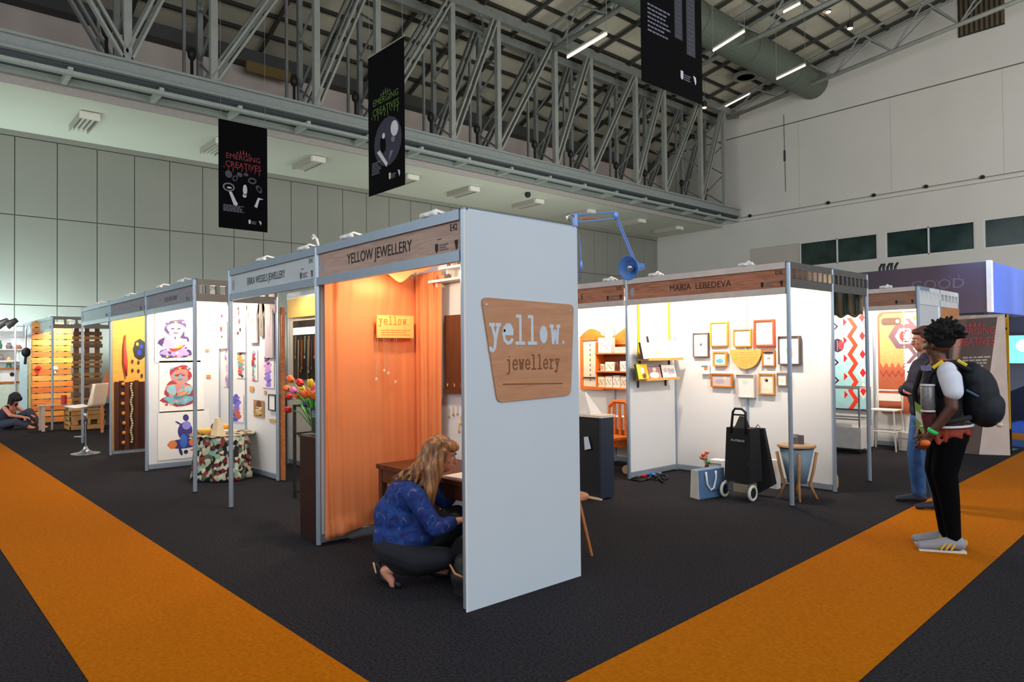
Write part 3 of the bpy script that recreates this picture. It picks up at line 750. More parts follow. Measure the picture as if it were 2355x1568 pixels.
# ------------------------------------------------------------------ YELLOW JEWELLERY booth contents
pl=PX(.037); PLYC=mat((200,144,104),.5,0,.1,3,kind='wood',c2=(182,126,88),stretch=(1,1,6))
t=thing('wooden_sign','large wooden sign reading yellow. jewellery on the white corner panel','sign',(.04,.5,1.29))
cor=[(.10,1.945),(.945,1.93),(.905,1.29),(.225,1.275)]
pts=[]
for i,(a,b) in enumerate(cor):
    p=Vector(cor[i-1]); q=Vector((a,b)); r_=Vector(cor[(i+1)%4]); d0=(p-q).normalized()*.045; d1=(r_-q).normalized()*.045
    for k in range(5): s_=k/4; pts.append(tuple((q+d0)*(1-s_)**2+q*2*s_*(1-s_)+(q+d1)*s_**2))
M(PLYC).poly(pl,pts,.0,.012).build('plywood_board',t)
m=M(mat((206,214,222),.5)); strokes(m,pl,'yellow.',.165,1.655,.118,.108,.022,.012,.002,.9,True); lab(m.build('lettering',t),'large pale cut out letters reading yellow.')
m=M(mat((132,80,46),.6)); strokes(m,pl,'jewellery',.30,1.483,.062,.056,.011,.012,.0015,.85); m.poly(pl,[(.27,1.385),(.82,1.372),(.82,1.38),(.27,1.394)],.012,.0135); lab(m.build('lettering',t),'engraved brown letters reading jewellery above a line')
m=M(CHROME); m.disc(pl,.135,1.9,.008,.008,.012,.016,n=8); m.disc(pl,.905,1.885,.008,.008,.012,.016,n=8); m.build('screw',t)
DR=mat((232,138,84),.75,0,.05,3,bump=.1)
def drape(u,v):
    L=1.40; s_=u*L
    z=.05+2.27*v
    e_=math.exp(-((s_-.04)/.09)**2)+math.exp(-((s_-1.22)/.16)**2)+.16; fold=e_*(.016*math.sin(s_*46+1.8*math.sin(v*2.5))+.008*math.sin(s_*93+v*3))+.006*math.sin(s_*13+v*2.2)*(1-.4*v)
    if v<.06: fold+=.03*math.sin(s_*9)
    sw=.05*math.exp(-((v-.93)/.05)**2)*math.sin(min(1,s_/.95)*PI)
    off=.045+fold+sw
    drop = .045*math.sin(s_*4.2)**2*(1 if v<.02 else 0)
    if s_<.92: return (-2+off, .03+s_, z+drop)
    if s_<1.0:
        a=(s_-.92)/.08*PI/2; return (-2+off+.04*(1-math.cos(a)), .95+.02*math.sin(a)-off*(1-math.cos(a))*.6, z)
    return (-2+off+.04+(s_-1.0)*(.93+.1*v), .965-off*.7-.012, z)
m=M(DR); m.sheet(drape,130,44,.003); o=tag(m.build('orange_drape',None,True),'floor length orange fabric drape covering the corner booth left wall','curtain')
m=M(DR)
def swag(u,v):
    a=Vector((-1.955,.42,2.40)).lerp(Vector((-1.62,.95,2.42)),u); s_=math.sin(u*PI)
    return (a.x+.05*v*s_+.01, a.y-.04*v*s_, a.z-.15*v*s_*(1+.2*math.sin(u*16))-.015*v)
m.sheet(swag,30,8,.003); tag(m.build('fabric_swag',None,True),'loose sagging swag of the orange fabric under the booth fascia','curtain')
# small sign with pendants, standing off the drape
YP=mat((244,196,110),.5,0,.06,3,kind='wood',c2=(232,180,96),stretch=(1,6,1))
pl2=PX(-1.885)
t=thing('small_sign','small pale wooden yellow. sign holding four hanging pendants','sign',(-1.885,.68,1.73))
m=M(YP); m.rect(pl2,.49,1.735,.87,1.935,0,.014); m.rect(pl2,.53,1.80,.55,1.82,-.05,0); m.rect(pl2,.8,1.80,.82,1.82,-.05,0); m.build('board',t)
m=M(mat((226,128,50),.6)); strokes(m,pl2,'yellow.',.51,1.855,.045,.049,.008,.014,.0015,.95,False)
for k in range(3): m.rect(pl2,.53,1.80-.02*k,.83-.05*(k%2),1.806-.02*k,.014,.015)
m.build('lettering',t)
for px,lb in [((866,872),'leftmost'),((884,852),'second from left'),((893,858),'third from left'),((910,878),'rightmost')]:
    p=onx(px[0],px[1],-1.868)
    t=thing('pendant_necklace','thin chain necklace hanging from the small sign, '+lb+' of the four','necklace',(p.x,p.y,p.z-.02),'pendants under the small sign')
    M(mat((236,220,190),.3,.6)).tube([(p.x,p.y-.012,1.76),(p.x,p.y,p.z+.02)],.0015,4).tube([(p.x,p.y+.012,1.76),(p.x,p.y,p.z+.02)],.0015,4).build('chain',t)
    M(mat((250,236,214),.3,.3)).ell((p.x,p.y,p.z),(.004,.011,.016)).build('pendant',t)
for (px,py),wd,lb in [((1012,650),.85,'lower'),((1036,620),.8,'upper')]:
    p=ony(px,py,.99); t=thing('wall_shelf','short white shelf in the corner booth, '+lb+' of two near the fascia','shelf',(p.x+wd/2,.93,p.z-.02),'white shelves in the corner booth')
    m=M(WHITE); m.box(p.x,.86,p.z-.012,p.x+wd,.99,p.z+.008); m.build('board',t)
    for k in (0.06,wd-.06): M(WHITE).box(p.x+k,.9,p.z-.05,p.x+k+.01,.99,p.z-.012).build('bracket',t)
    for k in range(4):
        q=(p.x+.07+k*.075,.92,p.z+.008); m=M(mat([(150,90,70),(210,150,110),(120,80,60),(236,200,150)][k])); m.lathe(q,[(.014,0),(.02,.015),(.012,.04),(.006,.05)],10)
        tag(m.build('trinket_stand'),'tiny '+['dark brown','tan','brown','cream'][k]+' trinket stand on the '+lb+' white shelf','trinket','trinkets on the corner booth shelves')
DW=mat((104,52,20),.5,0,.1,5,kind='wood',c2=(78,36,14),stretch=(6,1,1))
t=thing('wooden_board','dark brown wooden board with hooks on the corner booth back wall','board',(-1.3,.96,1.25))
pl3=PY(.99); M(DW).rect(pl3,-1.52,1.25,-1.0,1.925,.0,.03).build('panel',t)
m=M(mat((90,44,18),.5)); m.rect(pl3,-1.52,1.25,-1.0,1.28,.03,.05); m.build('lower_rail',t)
for k in range(5): M(mat((220,180,120),.3,.6)).tube([pl3(-1.48+k*.1,1.33,.03),pl3(-1.47+k*.1,1.30,.045),pl3(-1.46+k*.1,1.34,.06)],.003,5).build('hook',t)
for k,(u,v,c) in enumerate([(-1.50,1.07,(190,170,150)),(-1.44,1.09,(230,150,60)),(-1.38,1.1,(190,190,200)),(-1.36,.95,(240,180,70)),(-1.33,1.02,(240,190,80))]):
    m=M(mat(c,.3,.6)); m.tube([pl3(u,v+.04,.002),pl3(u,v-.02,.006)],.003,5); m.ell(pl3(u,v-.03,.006),(.01,.006,.014))
    tag(m.build('earring'),'small '+['pale','amber','silver','golden','yellow'][k]+' earring hung on the white wall below the brown board','earring','earrings on the corner booth back wall')
# desk
t=thing('writing_desk','dark brown wooden desk behind the squatting woman','table',(-.95,.55,0))
m=M(DW); m.box(-1.55,.28,.665,-.12,.9,.70); m.build('tabletop',t)
M(DW).box(-1.5,.3,.56,-.16,.86,.665).build('apron',t)
for x,y in ((-1.51,.32),(-.2,.32),(-1.51,.84),(-.2,.84)): M(DW).box(x-.025,y-.025,0,x+.025,y+.025,.66).build('leg',t)
m=M(PAPER); m.hexa([(-.66,.3,.70),(-.3,.32,.70),(-.3,.56,.70),(-.68,.54,.70),(-.66,.3,.712),(-.3,.32,.72),(-.3,.56,.72),(-.68,.54,.712)]); tag(m.build('open_book'),'open white book lying on the dark brown desk','book')
t=thing('storage_bag','dark bag on the floor that the squatting woman reaches into','bag',(-.17,.2,0))
m=M(DARK); m.cap((-.24,.17,.12),(-.12,.2,.12),.1,.1,10); m.cap((-.23,.17,.2),(-.13,.2,.22),.08,.07,10); m.box(-.28,.1,.0,-.08,.28,.1); organic(m,'body',t,.014,4)
m=M(mat((216,150,90),.5)); m.tube([(-.28,.08,.2),(-.2,.06,.165),(-.12,.08,.15)],.008,6); m.build('strap',t,True)
# plinth, vase, tulips
t=thing('plinth','tall dark brown wooden plinth beside the corner booth post','plinth',(-2.24,.14,0))
PW=mat((58,30,22),.45,0,.1,4,kind='wood',c2=(42,20,14),stretch=(8,8,1))
M(PW).box(-2.43,.035,0,-2.06,.3,.87).build('column',t); M(PW).box(-2.44,.025,.87,-2.05,.31,.885).build('top',t)
vx,vy=-2.35,.17
t=thing('glass_vase','clear glass vase full of green tulip stems','vase',(vx,vy,.885))
M(mat((196,220,206),.05,0,0,trans=.95)).lathe((vx,vy,.885),[(.05,0),(.056,.01),(.062,.12),(.075,.24),(.071,.24),(.058,.12),(.05,.02),(.0,.02)],20).build('body',t,True)
GRN=mat((70,150,50),.5,0,.1,6,c2=(40,110,30))
fl=[]
tcol={'red':(208,20,30),'yellow':(250,196,20),'orange':(250,110,30),'pink':(240,110,170),'purple':(90,30,120)}
spots=[((668,872),'orange'),((690,880),'red'),((714,882),'yellow'),((661,893),'orange'),((676,898),'pink'),((694,894),'yellow'),((712,902),'red'),((666,912),'red'),((724,892),'pink'),((702,906),'orange'),((706,928),'purple'),((663,942),'red'),((686,910),'orange'),((722,908),'orange')]
cnt={}
for i,((px,py),cn) in enumerate(spots):
    yy=vy-.08+.02*((i*5)%9); p=ony(px,py,yy); cnt[cn]=cnt.get(cn,0)+1
    where=['highest at left','just above its neighbours near the middle','at upper right','farthest left','near the left side','near the middle','big one at right','low at left','at the right edge by the post','under the big yellow ones','small and low in the leaves','drooping lowest at left','between the pink and the yellow','at the right beside the post'][i]
    t=thing('tulip',cn+' tulip in the glass vase, '+where,'flower',(p.x,p.y,p.z),'tulips in the glass vase')
    base=Vector((vx+.03*math.cos(i*2.1),vy+.03*math.sin(i*2.1),.92)); mid=base.lerp(p,.55)+Vector((0,0,.06))
    M(GRN).tube([base,mid,p],.005,6).build('stem',t,True)
    d=(p-mid).normalized(); m=M(mat(tcol[cn],.5,0,.1,30))
    ort=d.orthogonal().normalized(); q_=d.to_track_quat('Z','Y')
    for k in range(6):
        o_=(Matrix.Rotation(k*PI/3+i,3,d)@ort); m.ell(p+o_*.017+d*.004*(k%2),(.020,.016,.040),q_,8,6)
    m.build('bloom',t,True)
    if True:
        e=mid+Vector((.1*math.cos(i*1.7)-.05,.03,.02)); q=mid.lerp(e,.5)+Vector((0,0,.05))
        M(GRN).tube([base,q,e+Vector((0,0,-.03))],[.006,.018,.003],5).build('leaf',t,True)
# rack in the gap
t=thing('metal_rack','thin black metal rack standing left of the plinth','rack',(-3.7,.85,0))
for x,y in ((-4.0,.7),(-3.4,.7),(-4.0,.98),(-3.4,.98)): M(BLACK).box(x-.014,y-.014,0,x+.014,y+.014,1.04).build('upright',t)
for z in (.08,.72,1.03):
    m=M(BLACK)
    for a,b in (((-4,.7),(-3.4,.7)),((-4,.98),(-3.4,.98)),((-4,.7),(-4,.98)),((-3.4,.7),(-3.4,.98))): m.bar((a[0],a[1],z),(b[0],b[1],z),.016)
    m.build('shelf_frame',t)
# jewellery display wall
bw=booth('white back wall with a lit black jewellery board behind the tulips',(-5.3,1.7,0),'display_wall')
post(bw,-4.35,1.7); post(bw,-6.4,1.7)
wall(bw,-6.4,1.7,-4.35,1.7); 
M(mat((250,206,120),.6,0,.05,3)).box(-6.3,1.64,2.13,-4.4,1.69,2.4).build('valance',bw)
light('SPOT','display_beam',(-5.6,1.1,2.42),26,(1,.86,.6),.05,aim=(-5.6,1.7,1.7),spot=2.2,parent=bw)
t=thing('jewellery_board','black display board hung with rows of necklaces','board',(-5.6,1.63,1.25))
pl4=PY(1.69); M(mat((40,34,34),.7)).rect(pl4,-6.15,1.25,-4.6,2.08,.0,.03).build('backing',t)
M(mat((255,250,232),.4,0,0,emit=.8)).rect(pl4,-6.1,1.88,-5.05,1.98,.03,.05).build('light_box',t)
for k in range(14):
    u=-6.05+k*.07+.02*(k%3); c=[(170,160,150),(214,190,160),(120,110,110),(226,120,70),(200,200,196)][k%5]; z0=1.86-.05*(k%2); L=.28+.1*((k*3)%4)
    m=M(mat(c,.3,.5)); m.tube([pl4(u-.015,z0,.035),pl4(u-.01,z0-L*.6,.04),pl4(u,z0-L,.042),pl4(u+.01,z0-L*.6,.04),pl4(u+.015,z0,.035)],.005,5); m.ell(pl4(u,z0-L-.02,.045),(.018,.01,.026))
    tag(m.build('necklace'),'bead necklace hanging on the black jewellery board, %s from its left edge'%['first','second','third','fourth','fifth','sixth','seventh','eighth','ninth','tenth','eleventh','twelfth','thirteenth','fourteenth'][k],'necklace','necklaces on the black board')

# ------------------------------------------------------------------ cartoon booth
pw=PX(-7.19)
CA=[mat((70,48,104)),mat((168,150,214)),mat((196,160,206)),mat((232,206,226)),mat((226,60,46)),mat((244,200,60))]
CB=[mat((168,56,66)),mat((110,180,200)),mat((150,200,208)),mat((214,140,130)),mat((84,140,150)),mat((236,160,80))]
CC=[mat((64,54,130)),mat((60,110,200)),mat((236,130,60)),mat((150,140,220)),mat((40,40,90)),mat((230,120,60))]
for (a,b,cx,cz,s_,cols,lb) in [((365,728),(442,828),.375,1.56,.52,CA,'cartoon poster of a plump lilac figure, top of three on the white wall'),((375,838),(450,940),.43,.88,.54,CB,'cartoon poster of a red and teal figure, middle of three on the white wall'),((372,955),(462,1045),.48,.22,.46,CC,'cartoon poster of a blue figure on an orange scooter, lowest on the white wall')]:
    p=onx(a[0],a[1],-7.18); q=onx(b[0],b[1],-7.18)
    m=M(PAPER); m.rect(pw,p.y-.05,q.z-.03,q.y+.12,p.z+.05,.001,.003)
    if cols is not CC: figure(m,pw,cx,cz,s_,cols,.003)
    else:
        def d(c,a_,b_,ra,rb,an=0,k=0): m.use(c).disc(pw,cx+a_,cz+b_,ra,rb,.003,.0036+.0006*k,an)
        d(CC[0],.0,.12,.22,.07); d(CC[2],-.15,.12,.06,.06,0,1); d(CC[2],.16,.13,.09,.06,0,1); d(CC[0],.02,.30,.10,.13,0,1); d(CC[3],.04,.38,.06,.06,0,2); d(CC[1],0,.16,.05,.1,0,2)
        d(CC[0],.03,.49,.04,.05,.2,2); d(CC[0],-.07,.42,.05,.012,-.6,2); d(CC[4],-.04,.01,.02,.06,.3,1); d(CC[4],.03,.0,.03,.03,0,1); d(CC[1],.18,.21,.09,.03,0,2)
        d(CC[5],.12,.02,.03,.015,0,1)
    tag(m.build('cartoon_poster'),lb,'poster')
pb=PY(.99)
def shirt(cx,top,wd,h,c,label,deco,name='t_shirt'):
    x0=cx-wd/2
    t=thing(name,label,'shirt',(cx,.95,top-h),'t-shirts pinned on the cartoon booth back wall')
    m=M(mat(c,.85,0,.03,6))
    pts=[(x0,top-h),(x0+wd,top-h),(x0+wd*.98,top-.22),(x0+wd*1.28,top-.30),(x0+wd*1.36,top-.16),(x0+wd*.95,top),(x0+wd*.66,top),(x0+wd*.5,top-.05),(x0+wd*.34,top),(x0+wd*.05,top),(x0-wd*.36,top-.16),(x0-wd*.28,top-.30),(x0+wd*.02,top-.22)]
    m.poly(pb,pts,.012,.035); m.build('body',t)
    m=M(INK)
    for (c_,a,b,ra,rb) in deco: m.use(mat(c_)).disc(pb,x0+wd*a,top-h*b,wd*ra,h*rb,.035,.037,n=10)
    m.build('print',t)
RD=(222,60,60); BK=(50,46,60); TL=(120,190,190); LL=(170,150,190)
shirt(-7.0,2.38,.30,.68,(246,240,234),'white t-shirt with small red print, leftmost on the back wall',[(RD,.5,.3,.12,.04),((170,210,150),.45,.45,.1,.05),(RD,.4,.58,.16,.06),(BK,.5,.75,.1,.03)])
shirt(-6.32,2.42,.34,.78,(244,244,248),'white t-shirt with a column of black and red prints behind the blue post',[(BK,.4,.22,.1,.03),((150,60,70),.45,.3,.08,.05),(RD,.5,.45,.1,.05),(BK,.6,.6,.1,.04),((90,50,50),.35,.66,.14,.03)])
shirt(-5.84,2.42,.26,.66,(226,214,204),'beige and pale blue t-shirt with pink print near the wall middle',[((226,120,110),.5,.12,.15,.05),((190,226,236),.5,.4,.2,.12),((226,130,120),.4,.55,.15,.07)])
shirt(-5.56,2.36,.14,.52,(120,114,108),'narrow dark grey folded t-shirt hanging on the white wall',[((90,86,82),.5,.5,.3,.3)])
shirt(-5.32,2.42,.24,.86,(186,172,178),'long grey t-shirt hanging at the right end of the white wall',[((170,156,166),.5,.4,.3,.3)])
def strip_art(cols,n):
    """a printed standing figure made of irregular small patches"""
    def f(m,pl,u0,u1,v0,v1,w):
        R=random.Random(n*17+int(abs(u0)*100)); W_=u1-u0; H=v1-v0; q=0
        for k in range(n*4):
            s_=k/(n*4-1); wd=.30 if .15<s_<.75 else .20; cx=u0+W_*(.5+wd*(R.random()-.5)*1.3); cy=v0+H*(.06+.88*s_); ra=W_*(.12+.12*R.random()); rb=H*(.35+.3*R.random())/n*.7; q+=1
            P_=[(cx+ra*(1+.3*(R.random()-.5))*math.cos(2*PI*i/9),cy+rb*(1+.3*(R.random()-.5))*math.sin(2*PI*i/9)) for i in range(9)]
            m.use(mat(cols[int(s_*len(cols)*.999+R.random()*1.2)%len(cols)])).poly(pl,P_,w,w+.0006+.00007*q)
    return f
PP=mat((238,230,226),.8)
for a,b,cols,n,lb in [((514,795),(532,890),[(150,130,180),(190,170,210),(200,190,200)],6,'tall figure print in lilac left of the blue post'),((543,795),(566,870),[BK,RD,(110,150,150),(230,150,60)],7,'small figure print in red and black right of the blue post'),((576,805),(592,875),[(220,40,110),TL,(90,150,160),(160,40,60)],5,'small figure print in pink and teal'),((602,795),(630,893),[(110,90,190),(150,120,220),(210,150,210),(90,60,120)],7,'larger purple figure print at the right of the wall'),((526,905),(560,972),[(70,80,190),(200,90,60),(130,110,200)],5,'low purple and blue print behind the table')]:
    p=ony(a[0],a[1],.985); q=ony(b[0],b[1],.985); flat(pb,p.x,q.z,q.x,p.z,PP,'figure_print',lb,'print',strip_art(cols,n))
for a,b,c,lb in [((583,919),(607,961),(176,130,80),'brown collage board low on the white wall'),((574,888),(583,901),(214,160,80),'small tan card under the t-shirts'),((607,898),(612,907),(220,150,70),'tiny tan card between the prints'),((619,962),(634,972),(216,168,96),'tan label under the empty frame'),((472,803),(481,809),(190,140,80),'upper tiny tan label on the left wall corner'),((475,862),(485,870),(206,140,80),'lower tiny tan label near the left wall corner')]:
    if a[0]>500: p=ony(a[0],a[1],.985); q=ony(b[0],b[1],.985); pl_=pb; u0,u1=p.x,q.x
    else: p=onx(a[0],a[1],-7.18); q=onx(b[0],b[1],-7.18); pl_=pw; u0,u1=p.y,q.y
    art=strip_art([(90,60,40),(200,170,110),(226,200,170),(120,60,40)],9) if 'collage' in lb else None
    flat(pl_,u0,q.z,u1,p.z,mat(c,.7),'wall_card',lb,'card',art,group='cards on the cartoon booth walls')
p=ony(619,906,.985); q=ony(635,945,.985); picture(pb,p.x,q.z,q.x,p.z,DARK,'thin black frame with a blank sheet at the right of the white wall',None,.012,.02)
# round table with patterned cloth
TC=mat((214,206,176),.85,0,.1,22,kind='voronoi',c2=(60,40,40),mixr=(.25,.32))
def mosaic():
    m_=bpy.data.materials.new('cloth_print'); m_.use_nodes=True; nt=m_.node_tree; N=nt.nodes.new; L=nt.links.new; b=nt.nodes['Principled BSDF']; b.inputs['Roughness'].default_value=.9
    tc=N('ShaderNodeTexCoord'); v=N('ShaderNodeTexVoronoi'); v.inputs['Scale'].default_value=20; L(tc.outputs['Object'],v.inputs['Vector'])
    r=N('ShaderNodeValToRGB'); r.color_ramp.interpolation='CONSTANT'; sp=N('ShaderNodeSeparateColor'); L(v.outputs['Color'],sp.inputs[0]); L(sp.outputs[0],r.inputs[0])
    cols=[(30,26,26),(200,206,180),(120,30,36),(150,176,150),(28,44,40),(226,214,184),(90,110,90),(150,60,50),(196,190,150)]
    el=r.color_ramp.elements
    while len(el)<len(cols): el.new(.5)
    for i,c in enumerate(cols): el[i].position=i/len(cols); el[i].color=(*lin(c),1)
    L(r.outputs[0],b.inputs['Base Color']); return m_
TC=mosaic()
tx,ty=-5.98,.60
t=thing('cloth_covered_table','round table under a floor length cloth of red, green and black spots','table',(tx,ty,0))
def tcl(u,v):
    a=u*2*PI; r=.40+ (.0+.06*(1-v))+.022*math.sin(a*9)*(1-v)+.01*math.sin(a*17+1)
    return (tx+r*math.cos(a),ty+r*.78*math.sin(a),.012+.56*v)
m=M(TC); m.sheet(tcl,110,8,.004); m.build('tablecloth_skirt',t,True)
m=M(TC); m.lathe((tx,ty,.565),[(.41,0),(.41,.01),(.0,.012)],40); m.build('tablecloth_top',t)
M(mat((130,90,60))).lathe((tx,ty,0),[(.12,0),(.12,.02),(.03,.04),(.03,.56)],12).build('pedestal',t)
for i,(dx,dy,rx,h,c,lb) in enumerate([(-.2,-.18,.11,.05,(236,160,60),'flat orange basket at the left front of the spotted table'),(0.0,-.2,.12,.07,(244,190,90),'yellow woven basket near the middle of the spotted table'),(-.12,.05,.1,.1,(250,170,60),'orange basket at the back of the spotted table'),(.12,-.05,.09,.05,(236,220,200),'pale bowl beside the paper bag')]):
    c0=(tx+dx,ty+dy,.578); m=M(mat(c,.6,0,.1,30)); m.lathe(c0,[(rx*.6,0),(rx,h),(rx*.93,h),(rx*.55,.01),(0,.01)],16); m.sm=True
    tag(m.build('basket'),lb,'basket')
m=M(BLACK); m.ell((tx-.26,ty+.0,.60),(.07,.06,.07)); m.ell((tx-.2,ty-.03,.65),(.05,.045,.05)); m.box(tx-.34,ty-.05,.577,tx-.2,ty+.04,.6); o=organic(m,'hat',None,.01,3); tag(o,'small black hat on the left side of the spotted table','hat')
t=thing('paper_bag','cream paper bag standing on the right of the spotted table','bag',(tx+.25,ty-.12,.578))
m=M(mat((244,218,176),.7)); x0,x1=tx+.14,tx+.38; m.hexa([(x0,ty-.2,.578),(x1,ty-.2,.578),(x1,ty-.08,.578),(x0,ty-.08,.578),(x0+.05,ty-.16,.80),(x1-.07,ty-.16,.80),(x1-.07,ty-.13,.80),(x0+.05,ty-.13,.80)]); m.build('body',t)
m=M(INK); m.text(PY(ty-.2),'boom',tx+.26,.67,.03,.022,1,'CENTER'); m.build('lettering',t)

# ------------------------------------------------------------------ orange clad booth
po=PX(-9.29)
t=thing('brown_fringe','dark brown wooden slat panel covering the lower half of the orange wall','panel',(-9.27,.5,.06))
for k in range(13):
    y0=.045+k*.072; M(mat([(84,36,16),(60,22,10),(100,46,20),(70,30,14)][k%4],.5,0,.15,6,kind='wood',stretch=(8,8,1))).rect(po,y0,.08,y0+.068,1.19+.015*math.sin(k*2),.0,.015+.006*(k%3)).build('slat',t)
m=M(mat((228,74,70),.6)); m.tube([po(.2,1.95,.03),po(.19,1.75,.035),po(.2,1.5,.04),po(.215,1.28,.035)],[.008,.022,.034,.012],8); tag(m.build('red_scarf',smooth=True),'long red scarf hanging on the orange wall','scarf')
m=M(mat((40,40,44),.5)); m.disc(po,.42,1.72,.10,.17,.003,.02,0,8); m.use(mat((40,70,190),.4)).disc(po,.44,1.76,.03,.04,.02,.026); m.disc(po,.41,1.66,.035,.05,.02,.026); m.use(mat((190,190,80),.4)).disc(po,.38,1.80,.02,.03,.02,.026)
tag(m.build('mosaic_plaque'),'dark plaque with blue spots on the orange wall','plaque')
for k,(u,v,c) in enumerate([(.31,1.52,(110,40,30)),(.40,1.50,(50,80,50)),(.31,1.37,(60,50,36)),(.40,1.36,(80,40,30)),(.45,1.28,(60,60,50))]):
    m=M(mat(c)); m.disc(po,u,v,.018,.03,.002,.012,n=10); tag(m.build('badge'),'small dark round badge on the orange wall, '+['upper left of five','upper right of five','middle left of five','middle right of five','lowest of five'][k],'badge','badges on the orange wall')
def strand(u,c,n,r,lb):
    t=thing('bead_strand',lb,'necklace',po(u,.2,.03))
    for k in range(n):
        M(mat(c,.4,.2)).ell(po(u+.01*math.sin(k),.2+.95*k/(n-1),.04),(r,r,r*1.1),None,7,5).build('bead',t)
strand(.17,(236,160,70),7,.03,'vertical strand of widely spaced amber beads on the dark slats')
strand(.29,(220,214,170),26,.018,'vertical strand of tightly packed pale beads on the dark slats')
# bar stool
def bar_stool(x,y,rot,label):
    t=thing('bar_stool',label,'stool',(x,y,0)); t.rotation_euler=(0,0,rot)
    B=Vector((x,y,0))
    M(CHROME).lathe(B,[(.22,0),(.21,.012),(.1,.03),(.045,.07),(.03,.1),(.03,.12)],24).build('base',t,True)
    M(CHROME).lathe(B,[(.02,.1),(.02,.5),(.028,.5),(.028,.74)],12).build('column',t,True)
    m=M(CHROME); m.tube([B+Vector(p) for p in [(-.02,0,.28),(-.16,.06,.28),(-.2,.0,.28),(-.16,-.06,.28),(-.02,0,.28)]],.009,6); m.build('footrest',t,True)
    def sh(u,v):
        yy=(v-.5)*.40
        if u<.5: s_=u/.5; return (x-.22+.40*s_, y+yy, .80-.03*math.sin(s_*PI)+.012*abs(v-.5))
        s_=(u-.5)/.5; return (x+.18+.05*math.sin(s_*1.4)+.03*s_, y+yy*(1-.1*s_), .80+.36*s_)
    M(WHITE).sheet(sh,20,8,.018).build('seat_shell',t,True)
    m=M(mat((170,176,180),.5))
    for i in range(4):
        for j in range(7): m.box(x+.185+.05*math.sin(.35+j*.13),y-.1+i*.06,.86+j*.038,x+.192+.05*math.sin(.35+j*.13),y-.07+i*.06,.87+j*.038)
    m.build('perforations',t)
    return t
p=onz(197,1043,0)
bar_stool(p.x,p.y,.72,'white bar stool with a chrome foot standing alone at the left')
# ------------------------------------------------------------------ MARIA LEBEDEVA booth
pw=PX(-2.095); pbk=PY(5.19)
YST=mat((248,220,20),.5)
for a,b,lb in [((1468,688),(1468,775),'left one of two on the side wall'),((1538,685),(1538,775),'right one of two on the side wall')]:
    p=onx(a[0],a[1],-2.09); q=onx(b[0],b[1],-2.09); m=M(YST); m.rect(pw,p.y-.022,q.z-.25,p.y+.022,2.42,.004,.008)
    tag(m.build('yellow_strap'),'bright yellow vertical strap, '+lb,'strap',group='yellow straps on the side wall')
BIRCH=mat((222,164,84),.5,0,.08,4,kind='wood',c2=(206,146,66),stretch=(6,1,6))
def pshelf(y0,y1,z,label):
    t=thing('picture_ledge',label,'shelf',(-1.98,(y0+y1)/2,z-.01),'ledges on the side wall')
    M(BIRCH).box(-2.085,y0,z-.012,-1.90,y1,z+.004).build('board',t)
    M(BIRCH).box(-1.91,y0,z+.004,-1.90,y1,z+.02).build('lip',t)
    for y in (y0+.06,y1-.06): M(DARK).box(-2.09,y-.01,z-.1,-2.075,y+.01,z-.012).build('bracket',t)
pshelf(4.36,5.1,1.49,'upper birch ledge with three leaning picture books')
pshelf(4.32,5.02,1.24,'lower birch ledge holding a yellow book and two prints')
def leaner(y0,y1,z,h,edge,page,label,art=None):
    t=thing('leaning_picture',label,'picture',(-1.95,(y0+y1)/2,z),'pictures leaning on the ledges')
    n=Vector((math.cos(.22),0,math.sin(.22))); v=Vector((-math.sin(.22),0,math.cos(.22)))
    pl=Pl((-1.965+.03,0,z+.006),(0,1,0),v,n)
    m=M(mat(edge,.5)); m.rect(pl,y0,0,y1,h,-.03,-.003); m.build('frame',t)
    m=M(mat(page,.8)); m.rect(pl,y0+.008,.006,y1-.004,h-.006,-.003,.001)
    if art: art(m,pl,y0+.01,y1-.01,.01,h-.01,.001)
    m.build('print',t)
leaner(4.30,4.50,1.49,.22,(70,56,60),(244,232,212),'small dark edged cream picture at the left of the upper ledge',paperart((mat((226,200,170)),.5,.6,.2,.2)))
leaner(4.48,4.82,1.49,.30,(60,46,52),(246,232,218),'largest dark edged picture in the middle of the upper ledge',paperart((mat((226,196,160)),.3,.4,.14,.12),(mat((206,214,232)),.6,.6,.15,.16),(mat((206,180,150)),.4,.25,.2,.08)))
leaner(4.82,5.06,1.49,.25,(170,110,84),(250,240,222),'brown edged cream picture at the right of the upper ledge',paperart((mat((238,234,210)),.5,.5,.25,.2)))
leaner(4.20,4.42,1.24,.20,(90,90,50),(248,204,50),'yellow picture at the left end of the lower ledge',paperart((mat((226,210,220)),.5,.55,.2,.25),(mat((110,60,40)),.6,.2,.2,.2)))
leaner(4.42,4.68,1.24,.16,(120,60,60),(170,130,126),'brown and white picture in the middle of the lower ledge',paperart((mat((232,236,230)),.45,.3,.4,.3),(mat((250,220,214)),.5,.8,.16,.18)))
leaner(4.70,5.0,1.24,.18,(30,30,40),(240,232,226),'black edged grey sketch picture at the right of the lower ledge',paperart((mat((196,186,190)),.25,.6,.14,.2),(mat((190,180,188)),.55,.5,.12,.3),(mat((180,172,180)),.8,.5,.14,.25)))
GOLD=mat((206,140,50),.5); GOLD2=mat((190,112,30),.5); BRN=mat((96,80,74),.5); REDF=mat((222,70,24),.5)
def fpic(px,c,lb,art=None,mt=.018,depth=.035,matte=PAPER):
    p=ony(px[0],px[1],5.16); q=ony(px[2],px[3],5.16)
    picture(pbk,p.x,q.z,q.x,p.z,c,lb,art,mt,depth,group='framed pictures on the white back wall',paper=matte)
GR=mat((150,150,150)); LG=mat((206,200,190)); SK=mat((90,170,190)); TN=mat((190,150,110))
